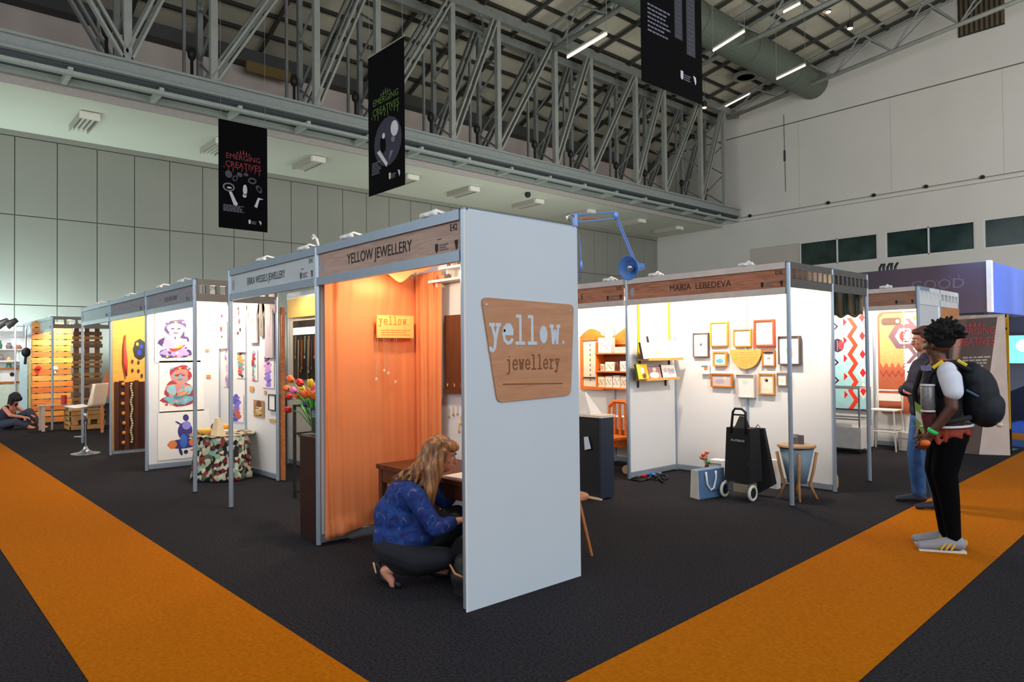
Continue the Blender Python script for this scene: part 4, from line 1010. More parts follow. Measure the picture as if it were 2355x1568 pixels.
fpic((1593,766,1629,821),BRN,'dark framed picture at the far left of the picture group',paperart((GR,.5,.55,.1,.06),(INK,.5,.5,.05,.05),(GR,.5,.32,.3,.01)),.012)
fpic((1632,741,1674,796),GOLD,'tall gold framed white picture at upper left',paperart((LG,.5,.5,.06,.06)),.018)
fpic((1685,757,1728,797),GOLD,'gold framed picture with faint drawing above the half round board',paperart((mat((190,206,220)),.7,.55,.1,.12),(mat((200,190,180)),.55,.25,.3,.04)),.018)
fpic((1734,736,1782,796),REDF,'red orange framed white picture, highest in the group',None,.022,.045)
fpic((1791,773,1841,838),BRN,'large dark framed picture behind the booth post',paperart((mat((150,200,170)),.35,.5,.04,.1),(mat((206,180,170)),.6,.4,.1,.2),(LG,.6,.75,.05,.04)),.01,.06)
fpic((1639,808,1671,842),GOLD,'small gold framed picture with a blue patch',paperart((SK,.45,.3,.35,.2),(mat((220,190,180)),.65,.6,.25,.15)),.02)
fpic((1752,806,1782,842),GOLD2,'small gold framed box picture right of the half round board',paperart((mat((90,80,70)),.5,.88,.5,.1),(TN,.5,.5,.2,.1)),.014)
fpic((1612,839,1630,860),WHITE,'tiny white framed card with an orange mark at lower left',paperart((mat((240,130,90)),.55,.6,.3,.25)),.008)
fpic((1634,858,1684,891),GOLD2,'wide gold framed grey picture at lower left',paperart((mat((214,226,180)),.65,.7,.06,.08),(mat((170,160,170)),.4,.4,.25,.2)),.016,.035,mat((196,182,178)))
fpic((1693,860,1737,915),mat((196,186,184)),'pale grey framed picture at the bottom middle',paperart((mat((200,214,204)),.45,.7,.2,.14)),.01,.05,mat((236,226,220)))
fpic((1744,858,1781,908),GOLD,'gold framed picture of a small tan bird shape at the bottom',paperart((TN,.45,.72,.16,.1),(mat((176,140,100)),.5,.66,.1,.08),(mat((234,226,190)),.5,.3,.4,.1)),.016,.035,mat((240,220,210)))
fpic((1786,857,1810,888),mat((150,120,100)),'small brown framed picture beside the booth post, lower right',paperart((mat((214,226,214)),.5,.5,.3,.2)),.012)
t=thing('half_round_board','half round pale wooden board among the framed pictures','sign',(-1.06,5.15,1.4))
m=M(BIRCH); a=ony(1678,800,5.15); b=ony(1751,800,5.15); cx=(a.x+b.x)/2; r_=(b.x-a.x)/2
m.poly(pbk,[(cx+r_*math.cos(-PI*k/20),1.605+r_*1.12*math.sin(-PI*k/20)) for k in range(21)],.015,.045); m.build('board',t)
m=M(mat((226,160,84),.6)); 
for k,(z,wd_) in enumerate([(1.57,.3),(1.545,.34),(1.51,.26),(1.48,.22)]): m.rect(pbk,cx-wd_/2,z,cx+wd_/2,z+.009,.045,.047)
m.build('lettering',t)
# shopping trolley
t=thing('shopping_trolley','black wheeled shopping trolley bag standing on the carpet','trolley',(-.55,4.2,0))
def tp(x,y,z): return (x,y,z)
x0,x1=-.71,-.41; yb=4.30
BK2=mat((16,16,18),.75,0,.1,12)
m=M(BK2); m.hexa([(x0+.0,yb-.20,.19),(x1,yb-.20,.19),(x1+.02,yb+.03,.19),(x0+.02,yb+.03,.19),(x0+.01,yb-.16,.76),(x1-.01,yb-.16,.76),(x1,yb+.02,.76),(x0+.02,yb+.02,.76)])
m.build('bag_body',t)
m=M(BK2); m.hexa([(x0+.1,yb-.15,.76),(x1-.09,yb-.15,.76),(x1-.09,yb-.02,.76),(x0+.1,yb-.02,.76),(x0+.12,yb-.08,.88),(x1-.11,yb-.08,.88),(x1-.11,yb-.06,.88),(x0+.12,yb-.06,.88)]); m.build('flap',t)
m=M(BLACK); m.tube([(x0+.07,yb-.17,.70),(x0+.08,yb-.14,.93),(x0+.1,yb-.13,.965),(x1-.12,yb-.13,.965),(x1-.07,yb-.14,.93),(x1-.05,yb-.17,.70)],.014,8); m.tube([(x0+.08,yb-.14,.90),(x1-.07,yb-.14,.90)],.01,6); m.build('handle',t,True)
m=M(mat((210,210,214),.5)); m.text(PY(yb-.205),'PLAYBAGS',(x0+x1)/2+.02,.62,.034,.0,1,'CENTER'); m.hexa
m.build('lettering',t)
for x in (x0-.015,x1+.015):
    c=(x,yb-.17,.085)
    w_=M(mat((226,220,206),.5)).tube([(x,yb-.17+.07*math.cos(a),.085+.07*math.sin(a)) for a in [2*PI*k/20 for k in range(20)]],.017,8,True).build('wheel',t,True)
    M(BLACK).lathe((x-.012,yb-.17,.085),[(.05,0),(.055,.012),(.05,.024)],14,axis=(1,0,0)).build('hub',w_)
m=M(mat((150,136,116),.5)); m.box(x0+.1,yb-.19,.08,x1-.02,yb-.02,.17); m.build('base_plate',t)
m=M(mat((60,90,120),.4,.4)); m.tube([(x0+.03,yb-.18,.10),(x0+.03,yb-.18,.4)],.008,6); m.tube([(x1-.02,yb-.18,.10),(x1-.02,yb-.18,.4)],.008,6); m.tube([(x0-.0,yb-.17,.085),(x1+.0,yb-.17,.085)],.007,6); m.build('chassis',t)
t=thing('folded_umbrella','black folded cloth bag leaning behind the trolley','bag',(-.28,4.5,0))
m=M(BK2); m.hexa([(-.52,4.40,.02),(-.34,4.44,.14),(-.34,4.54,.14),(-.52,4.5,.02),(-.53,4.44,.74),(-.44,4.46,.74),(-.44,4.5,.74),(-.53,4.48,.74)]); m.build('body',t)
M(CHROME).tube([(-.515,4.40,.05),(-.52,4.43,.74),(-.49,4.43,.78),(-.45,4.43,.74)],.007,6).build('metal_edge',t)
# gift bag
t=thing('gift_bag','blue and white paper gift bag with a white ribbon handle','bag',(-.83,4.05,0))
g0=onz(1588,1143,0); g1=onz(1608,1149,0); g2=onz(1668,1139,0); dd=(g2-g1); ee=(g0-g1)
H=.305
def gq(a,b,z): return g1+dd*a+ee*b+Vector((0,0,z))
m=M(mat((86,118,156),.5,0,.04)); m.hexa([gq(0,0,0.001),gq(1,0,.001),gq(1,1,.001),gq(0,1,.001),gq(0.01,0.1,H),gq(1,0.1,H),gq(1,.9,H),gq(.01,.9,H)]); m.build('body',t)
m=M(mat((226,222,216),.6)); m.hexa([gq(-.012,0,0.001),gq(0,0,.001),gq(0,1,.001),gq(-.012,1,.001),gq(-.0,.1,H),gq(.008,.1,H),gq(.008,.9,H),gq(-.0,.9,H)]); lab(m.build('side_panel',t),'white side panel')
m=M(WHITE); o_=Vector((0,-.012,0))-ee*.02
m.tube([gq(.28,0,H-.02)+o_,gq(.32,0,H-.15)+o_,gq(.45,0,H-.22)+o_,gq(.58,0,H-.2)+o_,gq(.66,0,H-.1)+o_,gq(.66,0,H-.02)+o_],.012,6); m.build('ribbon_handle',t,True)
m=M(mat((60,90,130),.6)); m.hexa
m.text(Pl(g1+o_*.4,dd.normalized(),(0,0,1),(0,-1,0)),'elizabeth',.28,.06,.04,.002,1,'CENTER'); m.build('lettering',t)
# flower in vase
fp=ony(1626,1085,4.9); 
t=thing('flower_vase','small brown vase with a bunch of salmon pink flowers behind the gift bag','vase',(fp.x,4.9,0))
M(mat((120,66,40),.3)).lathe((fp.x,4.9,0),[(.05,0),(.06,.04),(.045,.12),(.02,.18),(.028,.2)],14).build('vase_body',t,True)
for k in range(4):
    p=ony([1618,1626,1614,1622][k],[1045,1040,1052,1053][k],4.9); M(GRN).tube([(fp.x,4.9,.18),(p.x,4.9,p.z)],.004,5).build('stem',t)
    M(mat((240,130,100),.6,0,.15,30)).ell(p,(.03,.03,.025),None,9,6).build('bloom',t,True)
p=ony(1632,1063,4.9); M(GRN).tube([(fp.x,4.9,.2),(p.x,4.9,p.z),(p.x+.03,4.9,p.z-.02)],[.006,.02,.004],5).build('leaf',t)
p=ony(1650,1066,4.95); m=M(WHITE); m.box(p.x-.09,4.9,0.001,p.x+.09,5.06,.25); m.use(mat((150,150,150))).rect(PY(4.9),p.x-.06,.2,p.x+.08,.215,.001,.004); m.use(mat((170,220,220))).disc(PY(4.9),p.x+.04,.1,.03,.03,.001,.004)
tag(m.build('white_box'),'white box standing against the wall between gift bag and trolley','box')
p=ony(1772,1050,5.0); m=M(WHITE); m.box(p.x-.06,4.92,.001,p.x+.12,5.0,.33); m.use(mat((236,220,200)))
for k in range(4): m.rect(PY(4.92),p.x-.04+k*.04,.03,p.x-.02+k*.04,.30,.001,.004)
tag(m.build('carton'),'white printed carton between the trolley and the bucket stool','box')
# bucket stool
t=thing('bucket_stool','grey blue tapered bucket table on four splayed wooden legs','stool',(-.14,4.6,0))
c0=(-.14,4.6)
M(mat((126,150,166),.5,0,.04)).lathe((c0[0],c0[1],.17),[(.095,0),(.175,.37),(.165,.37),(.085,.01),(0,.01)],28).build('bucket',t,True)
M(mat((176,140,104),.5,0,.1,5,kind='wood')).lathe((c0[0],c0[1],.55),[(.19,0),(.2,.012),(.19,.03),(.1,.035)],28).build('lid',t)
LEGW=mat((206,150,96),.5,0,.1,5,kind='wood',c2=(180,122,70),stretch=(6,6,1))
for a in (.6,2.1,3.75,5.3):
    d=Vector((math.cos(a),math.sin(a),0)); b=Vector((c0[0],c0[1],0))
    M(LEGW).tube([b+d*.2+Vector((0,0,.5)),b+d*.165+Vector((0,0,.3)),b+d*.13+Vector((0,0,.15)),b+d*.2],[.017,.017,.017,.012],8).build('leg',t,True)
m=M(mat((110,104,106),.5)); m.lathe((-.16,4.62,.585),[(.05,0),(.05,.07),(.03,.1)],12); m.box(-.12,4.6,.585,-.07,4.63,.68); tag(m.build('grey_tin'),'small grey tin on the lid of the bucket stool','tin')
# bottle and floor clutter
m=M(mat((240,180,50),.35)); p=onz(1921,1121,0); m.lathe(p,[(.03,0),(.034,.02),(.034,.12),(.014,.17),(.01,.22)],12); tag(m.build('yellow_bottle',smooth=True),'yellow bottle on the carpet behind the booth corner post','bottle')
for px,c,s_,nm,lb in [((1458,1100),(30,50,44),.05,'tool_case','small dark green case on the carpet beside the booth corner'),((1466,1096),(206,214,206),.04,'tape_roll','pale roll by the booth corner'),((1476,1096),(226,30,30),.055,'red_pouch','bright red pouch on the carpet below the side wall'),((1500,1095),(50,120,190),.05,'blue_tin','blue topped tin on the carpet below the side wall'),((1512,1088),(238,234,232),.05,'paper_cup','crumpled white paper on the carpet below the side wall')]:
    p=onz(px[0],px[1],0); m=M(mat(c,.5)); m.box(p.x-s_,p.y-s_*.6,.0,p.x+s_,p.y+s_*.6,s_*.7); m.ell((p.x,p.y,s_*.7),(s_*.8,s_*.5,s_*.4),None,10,6); o=organic(m,nm,None,.008,3); tag(o,lb,'clutter')
m=M(BLACK); pts=[onz(x,y,.012) for x,y in ((1450,1102),(1475,1106),(1492,1100),(1508,1104),(1520,1096),(1528,1104),(1537,1098),(1530,1092),(1516,1092),(1505,1098))]; m.tube(pts,.012,6)
pts=[onz(x,y,.02) for x,y in ((1490,1102),(1500,1092),(1516,1100),(1524,1108))]; m.tube(pts,.014,6)
tag(m.build('power_cable',smooth=True),'tangled black cable on the carpet by the side wall','cable')
p=onz(1441,1090,0); m=M(mat((230,196,160),.6)); m.lathe((p.x,p.y,.06),[(.03,-.02),(.055,-.02),(.055,.02),(.03,.02)],18,axis=(.4,-1,0)); tag(m.build('tape_reel'),'beige tape reel standing at the foot of the booth corner','tape')

# ------------------------------------------------------------------ booth ending in E
OR=mat((232,128,44),.45,0,.1,4,kind='wood',c2=(206,98,24),stretch=(1,6,6)); ORD=mat((150,70,20),.5,0,.1,4,kind='wood')
def P51(x,y): return ony(x,y,5.08)
a=P51(1378,765); b=P51(1450,895)
t=thing('dresser_shelf','orange wooden wall dresser with an arched top and three shelves','shelf',(a.x+.35,5.1,b.z))
X0,X1=a.x,-2.16
pd=PY(5.18); M(ORD).rect(pd,X0,b.z,X1,1.78,.0,.02).build('back',t)
cx=(X0+X1)/2+.1
m=M(OR); m.poly(pd,[(X0,1.70),(X1,1.70)]+[(X1-(X1-X0)*k/16,1.80+.20*math.sin(PI*min(1,(k/16)*1.15))**1.5) for k in range(17)],.02,.04); m.build('arched_top',t)
zs=[b.z,1.30,1.56]
for z in zs: M(OR).box(X0,4.98,z,X1,5.16,z+.02).build('shelf_board',t)
for x in (X0,X1-.02): M(OR).box(x,4.99,b.z,x+.02,5.16,1.74).build('side_panel',t)
items=[(X0+.04,1.58,.24,.22,(232,212,220),'pink patterned card box on the top shelf of the dresser'),(X0+.34,1.58,.2,.08,(240,226,206),'low cream box on the top shelf of the dresser'),
(X0+.08,1.32,.06,.10,(230,220,200),'small cream jar on the middle dresser shelf'),(X0+.17,1.32,.16,.13,(244,240,226),'white tin on the middle dresser shelf'),(X0+.35,1.32,.07,.11,(110,60,40),'brown jar on the middle dresser shelf'),(X0+.44,1.32,.12,.14,(250,246,236),'white box at the right of the middle dresser shelf'),
(X0+.03,b.z+.02,.12,.15,(246,224,190),'cream folded card at the left of the bottom dresser shelf'),(X0+.17,b.z+.02,.12,.16,(250,240,226),'white folded card, second on the bottom dresser shelf'),(X0+.31,b.z+.02,.12,.17,(250,244,236),'white card with red spots on the bottom dresser shelf'),(X0+.45,b.z+.02,.1,.16,(240,226,210),'cream card at the right of the bottom dresser shelf')]
for x,z,wd_,h,c,lb in items:
    m=M(mat(c,.6,0,.04,20)); m.box(x,5.01,z,x+wd_,5.1,z+h); m.use(mat(tuple(int(v*.75) for v in c),.6))
    for k in range(5): m.disc(PY(5.01),x+wd_*(.15+.17*k),z+h*(.3+.35*((k*2)%3)/2),.012,.016,.0,.003,n=8)
    tag(m.build('shelf_box'),lb,'box',group='boxes and cards on the orange dresser')
a=P51(1340,752); b2=P51(1382,898)
t=thing('framed_board','tall orange framed board with a column of small prints','picture',(-3.55,5.1,b2.z))
m=M(OR); x0=-3.78; x1=b2.x; m.frame(pd,x0,b2.z,x1,1.82,.05,.0,.035); m.poly(pd,[(x0,1.82),(x1,1.82)]+[(x1-(x1-x0)*k/10,1.82+.12*math.sin(PI*k/10)) for k in range(11)],.0,.035); m.build('frame',t)
m=M(mat((250,238,214),.7)); m.rect(pd,x0+.05,b2.z+.05,x1-.05,1.77,.0,.012); m.use(mat((150,110,80)))
for k in range(8):
    for j in range(2): m.disc(pd,x1-.12-.16*j,1.70-k*.075,.014,.02,.012,.014,n=8)
m.use(DARK).rect(pd,x0+.06,b2.z+.17,x1-.06,b2.z+.19,.012,.03); m.build('print_sheet',t)
p=P51(1370,760); q=P51(1378,800); m=M(mat((240,226,196),.6)); m.rect(pd,p.x,q.z-.1,p.x+.07,p.z+.02,.001,.03); m.use(mat((60,50,50))).rect(pd,p.x+.005,q.z-.08,p.x+.03,p.z-.02,.03,.032); m.disc(pd,p.x+.05,q.z,.015,.03,.03,.033,n=8)
tag(m.build('dress_form_card'),'narrow cream card with a dark drawing between the board and the dresser','card')
# desk with white shelf and black cabinet
t=thing('display_counter','black draped counter with a white top behind the corner booth','counter',(-1.7,3.15,0))
NAVY=mat((14,18,26),.7,0,.15,2)
M(NAVY).box(-2.5,3.05,.0205,-1.5605,3.25,.879).build('front_panel',t)
M(mat((32,42,60),.5)).box(-1.56,3.03,.02,-1.535,3.24,.88).build('side_panel',t)
M(mat((232,212,196),.5)).box(-2.52,3.03,.88,-1.53,3.27,.905).build('top',t)
M(mat((230,190,150),.6)).box(-2.5,3.02,.0,-1.54,3.05,.02).build('plinth_strip',t)
t=thing('white_stand','white slanted display stand on the black draped counter','stand',(-1.85,3.3,.905))
m=M(mat((238,230,224),.5)); m.hexa([(-2.3,3.08,.905),(-1.72,3.08,.905),(-1.72,3.26,.905),(-2.3,3.26,.905),(-2.3,3.14,1.14),(-1.86,3.14,1.14),(-1.86,3.17,1.14),(-2.3,3.17,1.14)]); m.build('body',t)
p=ony(1350,1020,3.03); m=M(mat((206,216,236),.6)); m.poly(PY(3.03),[(p.x-.03,p.z-.07),(p.x+.06,p.z-.05),(p.x+.02,p.z+.08),(p.x-.04,p.z+.07)],.001,.006); tag(m.build('paper_tag'),'pale blue paper tag stuck on the black draped counter','paper')
# stool leg piece behind the corner panel
t=thing('wooden_stool','wooden stool mostly hidden behind the tall white corner panel','stool',(-.35,1.45,0))
M(OAK).lathe((-.44,1.36,.43),[(.17,0),(.18,.012),(.17,.03)],20).build('seat',t)
for a in (.3,1.9,3.5,5.0):
    M(OAK).tube([(-.44+.1*math.cos(a),1.36+.1*math.sin(a),.43),(-.44+.21*math.cos(a),1.36+.21*math.sin(a),0)],[.016,.012],8).build('leg',t)
# chair, bench
q=P51(1440,930)
t=thing('orange_chair','orange wooden chair with a slatted back beside the booth corner','chair',(-2.55,4.7,0))
cx,cy=-2.72,4.55
for dx in (-.19,.19):
    M(OR).tube([(cx+dx,cy+.18,0),(cx+dx,cy+.2,.45),(cx+dx*.95,cy+.24,.88)],.018,6).build('rear_leg',t); M(OR).box(cx+dx-.018,cy-.2,0,cx+dx+.018,cy-.165,.45).build('front_leg',t)
M(OR).box(cx-.21,cy-.21,.43,cx+.21,cy+.2,.46).build('seat',t)
m=M(OR); m.tube([(cx-.19,cy+.235,.84),(cx-.1,cy+.25,.91),(cx+.1,cy+.25,.91),(cx+.19,cy+.235,.84)],.03,6); m.build('top_rail',t)
for k in range(3): M(OR).box(cx-.12+k*.1,cy+.225,.46,cx-.08+k*.1,cy+.24,.88).build('slat',t)
t=thing('low_table','low orange wooden table with a pale cloth under the dresser','table',(-2.9,4.9,0))
M(mat((224,120,30),.5)).box(-3.4,4.85,.27,-2.4,5.14,.52).build('drawer_front',t)
for x,y in ((-3.36,4.87),(-2.5,4.87),(-3.36,5.1),(-2.5,5.1)): M(OR).box(x,y,0,x+.05,y+.04,.27).build('leg',t)
m=M(mat((226,214,206),.7)); m.box(-3.42,4.83,.52,-2.38,5.15,.535); m.box(-3.0,4.82,.53,-2.4,4.84,.68); m.box(-3.0,4.84,.66,-2.4,5.1,.69); m.build('cloth',t)
m=M(mat((150,120,110),.7)); m.cap((-2.8,4.92,.58),(-2.6,4.95,.58),.05,.045,8); tag(m.build('folded_scarf',smooth=True),'brown folded scarf on the low orange table','scarf')

# desk lamp clamped to the corner post
t=thing('desk_lamp','pale blue swing arm desk lamp clamped to the top of the corner post','lamp',(0,1.0,2.5))
LB=mat((128,160,226),.35,.2,.04)
A=Vector((0,1.02,2.53)); J=onx(1416,495,.06); K=onx(1458,598,.1); K.x=.1
M(CHROME).tube([A+Vector((0,-.06,-.0)),A+Vector((0,-.09,.03)),A+Vector((0,-.05,.055)),A+Vector((0,-.0,.04))],.009,6).build('clamp',t,True)
M(LB).tube([A+Vector((0,0,-.03)),A+Vector((0,0,.06))],.02,8).build('pivot',t)
ar=M(LB); ar.tube([A+Vector((0,0,.055)),J+Vector((0,0,.022))],.007,6); ar.tube([A+Vector((0,0,.0)),J+Vector((0,0,-.025))],.007,6); ar.build('lower_arm',t)
M(mat((190,110,50),.5)).tube([A.lerp(J,.15)+Vector((0,0,.02)),A.lerp(J,.5)+Vector((0,0,.0))],.006,6).build('spring',t)
M(LB).ell(J,(.02,.03,.035),None,10,7).build('elbow',t,True)
ar=M(LB); ar.tube([J+Vector((0,.012,0)),K+Vector((0,.012,0))],.007,6); ar.tube([J+Vector((0,-.012,0)),K+Vector((0,-.012,0))],.007,6); ar.build('upper_arm',t)
hd=Vector((.75,-.55,.0)).normalized(); hd=(CLOC-K).normalized()*.55+Vector((-.5,-.8,-.1)).normalized()*.6; hd.normalize()
C_=K+Vector((0,-.03,-.06))
M(mat((96,150,226),.35)).lathe(C_,[(.022,-.14),(.03,-.13),(.032,-.05),(.06,-.02),(.094,.045),(.09,.045),(.055,-.012),(.0,-.02)],24,axis=hd).build('lamp_head',t,True)
M(CHROME).lathe(C_,[(.02,-.02),(.03,.012),(.022,.038),(.005,.045)],14,axis=hd).build('bulb',t,True)
M(LB).tube([K,C_],.012,6).build('swivel',t)
m=M(LB); m.tube([(.028,1.03,2.44),(.034,1.04,2.3),(.03,1.03,2.1)],.004,5); m.ell((.034,1.04,2.22),(.012,.014,.04)); tag(m.build('lamp_cord',smooth=True),'pale blue cord with an inline switch hanging beside the corner panel','cable')
# ------------------------------------------------------------------ phone case booth and far right
pz=PY(9.485)
def Q(x,y): return ony(x,y,9.47)
# zigzag poster
a=Q(1910,733); b=Q(1990,942)
TQ=mat((170,222,226),.7); RDZ=mat((238,62,30),.6); RD2=mat((232,20,24),.6); DKZ=mat((60,34,52),.6); WHZ=mat((236,240,240),.7)
m=M(TQ); W=.6; x0=b.x-.62; x1=b.x+.06; z0,z1=b.z,a.z
m.rect(pz,x0,z0,x1,z1,.001,.006)
hh=(z1-z0); n=5; st=hh/n
for k in range(n+1):
    zc=z0+st*k
    m.use(WHZ); 
    m.use(RDZ)
    if zc+st<=z1+.01: m.poly(pz,[(x1-.34,zc),(x1-.26,zc),(x1-.16,zc+st/2),(x1-.24,zc+st/2)],.006,.008); m.poly(pz,[(x1-.24,zc+st/2),(x1-.16,zc+st/2),(x1-.26,zc+st),(x1-.34,zc+st)],.006,.008)
for k in range(n):
    zc=z0+st*(k+.5)
    m.use(WHZ).poly(pz,[(x1-.09-.085,zc+st*.5),(x1-.09,zc+st*.02),(x1-.09+.085,zc+st*.5),(x1-.09,zc+st*.98)],.006,.0075)
    m.use(RD2).poly(pz,[(x1-.09-.05,zc+st*.5),(x1-.09,zc+st*.25),(x1-.09+.05,zc+st*.5),(x1-.09,zc+st*.75)],.0075,.009) if k<n-1 or True else None
    m.use(RD2).poly(pz,[(x1-.40,zc+st*.05),(x1-.34,zc+st*.28),(x1-.40,zc+st*.5)],.006,.008)
    if k not in (0,3): m.use(DKZ).poly(pz,[(x0+.04,zc+st*.5),(x0+.06,zc+st*.5),(x0+.2,zc+st*.05),(x0+.04,zc-st*.4),(x0+.04,zc-st*.3),(x0+.16,zc+st*.05)],.006,.008)
m.use(DKZ).disc(pz,x1-.5,z1-hh*.3,.11,.12,.008,.010,n=8); m.use(mat((190,60,70))).disc(pz,x1-.44,z1-hh*.3,.05,.08,.010,.012,n=12); m.use(WHZ)
for k in range(6): m.disc(pz,x1-.5,z1-hh*.3-.08+.03*k,.008,.008,.012,.013,n=6)
m.use(DKZ).rect(pz,x0,z0-.012,x1,z0+.004,.001,.02)
tag(m.build('zigzag_poster'),'patterned poster with red zigzags and diamonds on pale blue','poster')
# phone case poster
a=Q(2017,718); b=Q(2150,955); x0,x1=a.x,b.x+.02; z1,z0=a.z,b.z
xm=Q(2078,720).x
def rr(u0,v0,u1,v1,r,n=5):
    P_=[]
    for cx,cy,s in ((u1-r,v0+r,-PI/2),(u1-r,v1-r,0),(u0+r,v1-r,PI/2),(u0+r,v0+r,PI)):
        for k in range(n+1): P_.append((cx+r*math.cos(s+PI/2*k/n),cy+r*math.sin(s+PI/2*k/n)))
    return P_
m=M(mat((176,92,60),.7)); m.poly(pz,rr(x0,z0,x1,z1,.09),.001,.006)
CK=mat((224,170,110),.8,0,.15,40,c2=(200,140,84)); zz=z0+(z1-z0)*.5
pts=[(x0+.03,z1-.1),(x0+.03,zz)]; N_=8
for k in range(N_+1): pts.append((x0+.03+(xm-x0-.03)*k/N_, zz-(.09 if k%2 else 0)))
pts+= [(xm,z1-.03),(x0+.1,z1-.03)]
m.use(CK).poly(pz,pts,.006,.008)
m.use(mat((150,60,44),.7))
for k in range(N_): 
    u=x0+.03+(xm-x0-.03)*k/N_; du=(xm-x0-.03)/N_; m.poly(pz,[(u,zz-.12 if k%2==0 else zz-.21),(u,zz-.16 if k%2==0 else zz-.25),(u+du,zz-.25 if k%2==0 else zz-.16),(u+du,zz-.21 if k%2==0 else zz-.12)],.006,.008)
m.use(mat((90,66,56),.5)).poly(pz,rr(x0+.06,z1-.22,x0+.36,z1-.1,.05),.008,.011); m.use(mat((214,190,160),.4)).disc(pz,x0+.31,z1-.16,.03,.03,.011,.013)
PK=mat((226,180,190),.7); YW=mat((250,232,20),.6); GYZ=mat((110,80,92),.6)
m.use(WHZ).rect(pz,xm,zz-.45,x1-.02,z1-.03,.006,.0075)
for k in range(3):
    z=z1-.12-k*.42; m.use(YW).poly(pz,[(xm+.12,z),(xm+.26,z+.09),(x1-.04,z+.09),(x1-.04,z-.02),(xm+.32,z-.16)],.0075,.009)
    m.use(GYZ).poly(pz,[(xm+.02,z),(xm+.08,z),(xm+.2,z-.16),(xm+.08,z-.3),(xm+.02,z-.3),(xm+.13,z-.16)],.0075,.009)
def hexo(c,u,v,r,w0): m.use(c).disc(pz,u,v,r,r*.95,w0,w0+.0015,0,6)
hz=zz+.42; hexo(GYZ,xm,hz,.24,.009); hexo(PK,xm+.01,hz,.15,.011); m.use(mat((130,60,60))).disc(pz,xm+.02,hz,.09,.10,.0125,.014); m.use(PK).disc(pz,xm+.05,hz,.05,.08,.014,.0155)
hexo(PK,x1-.12,z1-.2,.12,.009); m.use(mat((130,60,60))).disc(pz,x1-.12,z1-.2,.06,.07,.0115,.013)
m.use(WHZ)
for k in range(22): m.disc(pz,xm,zz-.1+k*.05,.014,.014,.0155,.017,n=6)
tag(m.build('phone_case_poster'),'giant poster of a patterned phone case in cork and brown','poster')
# chrome trolley in front of the zigzag poster
t=thing('display_trolley','chrome framed white display trolley below the zigzag poster','trolley',(-1.25,8.5,0))
X0,X1,Y0,Y1=-1.62,-1.0,8.36,8.78
for x in (X0,X1):
    for y in (Y0,Y1): M(CHROME).tube([(x,y,.08),(x,y,1.0)],.014,6).build('upright',t); M(BLACK).lathe((x-.012,y,.04),[(.038,0),(.038,.024)],12,axis=(1,0,0)).build('wheel',t)
for z in (1.0,.52):
    m=M(CHROME); m.bar((X0,Y0,z),(X1,Y0,z),.025); m.bar((X0,Y1,z),(X1,Y1,z),.025); m.bar((X0,Y0,z),(X0,Y1,z),.025); m.bar((X1,Y0,z),(X1,Y1,z),.025); m.build('rail',t)
M(mat((216,210,206),.5)).box(X0-.03,Y0-.03,.08,X1+.03,Y1+.03,.40).build('base_cabinet',t)
M(mat((190,226,230),.1,0,0,trans=.9)).box(X0,Y0,.99,X1,Y1,1.0).build('glass_top',t)
m=M(mat((226,226,224),.6)); m.box(-1.5,8.45,.401,-1.15,8.65,.43); tag(m.build('white_tray'),'white tray lying in the chrome display trolley','tray')
# white bar chair
def bar_chair(x,y,label):
    t=thing('bar_chair',label,'chair',(x,y,0))
    for dx,dy in ((-.2,-.17),(.2,-.17),(-.2,.17),(.2,.17)): M(WHITE).tube([(x+dx*1.1,y+dy*1.1,0),(x+dx*.9,y+dy*.9,.62)],.013,6).build('leg',t)
    M(WHITE).poly(Pl((0,0,.62),(1,0,0),(0,1,0),(0,0,1)),rr(x-.21,y-.18,x+.21,y+.18,.05),0,.02).build('seat',t)
    m=M(WHITE); m.tube([(x-.2,y+.16,.62),(x-.19,y+.2,.85),(x-.16,y+.2,.93),(x+.16,y+.2,.93),(x+.19,y+.2,.85),(x+.2,y+.16,.62)],.014,6); m.build('back_frame',t,True)
    M(WHITE).box(x-.17,y+.19,.76,x+.17,y+.21,.88).build('back_panel',t)
    m=M(WHITE)
    for a,b in (((-.21,-.18),(.21,-.18)),((-.21,.18),(.21,.18)),((-.21,-.18),(-.21,.18)),((.21,-.18),(.21,.18))): m.tube([(x+a[0],y+a[1],.3),(x+b[0],y+b[1],.3)],.009,5)
    m.build('stretcher',t)
bar_chair(-.92,9.15,'white metal bar chair in front of the phone case poster')
m=M(mat((232,230,228),.5)); m.box(-.75,9.2,0,-.3,9.4,.28); m.use(mat((190,188,186))).rect(PY(9.2),-.75,.19,-.3,.2,0,.004); tag(m.build('white_drawer_box'),'low white drawer box behind the standing men','box')
# information totem
t=thing('info_totem','dark brown wedge shaped info totem with red EMERGING CREATIVES lettering','sign',(.1,9.75,0))
A0=Vector((-.15,9.46,0)); B0=Vector((.25,9.53,0)); C0=Vector((.60,9.73,0)); D0=Vector((.1,10.0,0))
A1=ony(2184,736,9.78); B1=ony(2293,729,9.86); C1=ony(2311,722,9.95); D1=Vector((A1.x+.05,9.95,C1.z))
BR=mat((98,78,70),.6,0,.05,2); BE=mat((214,190,176),.6)
m=M(BR); th=(B0-A0).normalized(); nrm=Vector((.1,-1,0)).normalized()*.004
m.hexa([A0,B0,B0-nrm*4,A0-nrm*4,A1,B1,B1-nrm*4,A1-nrm*4]); m.build('front_face',t)
m=M(BE); m.hexa([B0+Vector((.004,0,0)),C0,D0,B0+Vector((-.05,.1,0)),B1+Vector((.004,0,0)),C1,D1,B1+Vector((-.03,.05,0))]); lab(m.build('side_face',t),'beige side face')
U=(B1-A1); pl_=Pl(A0.lerp(A1,0)+nrm,(B1-A1).normalized(),((A1+B1)/2-(A0+B0)/2).normalized(),(0,-1,0))
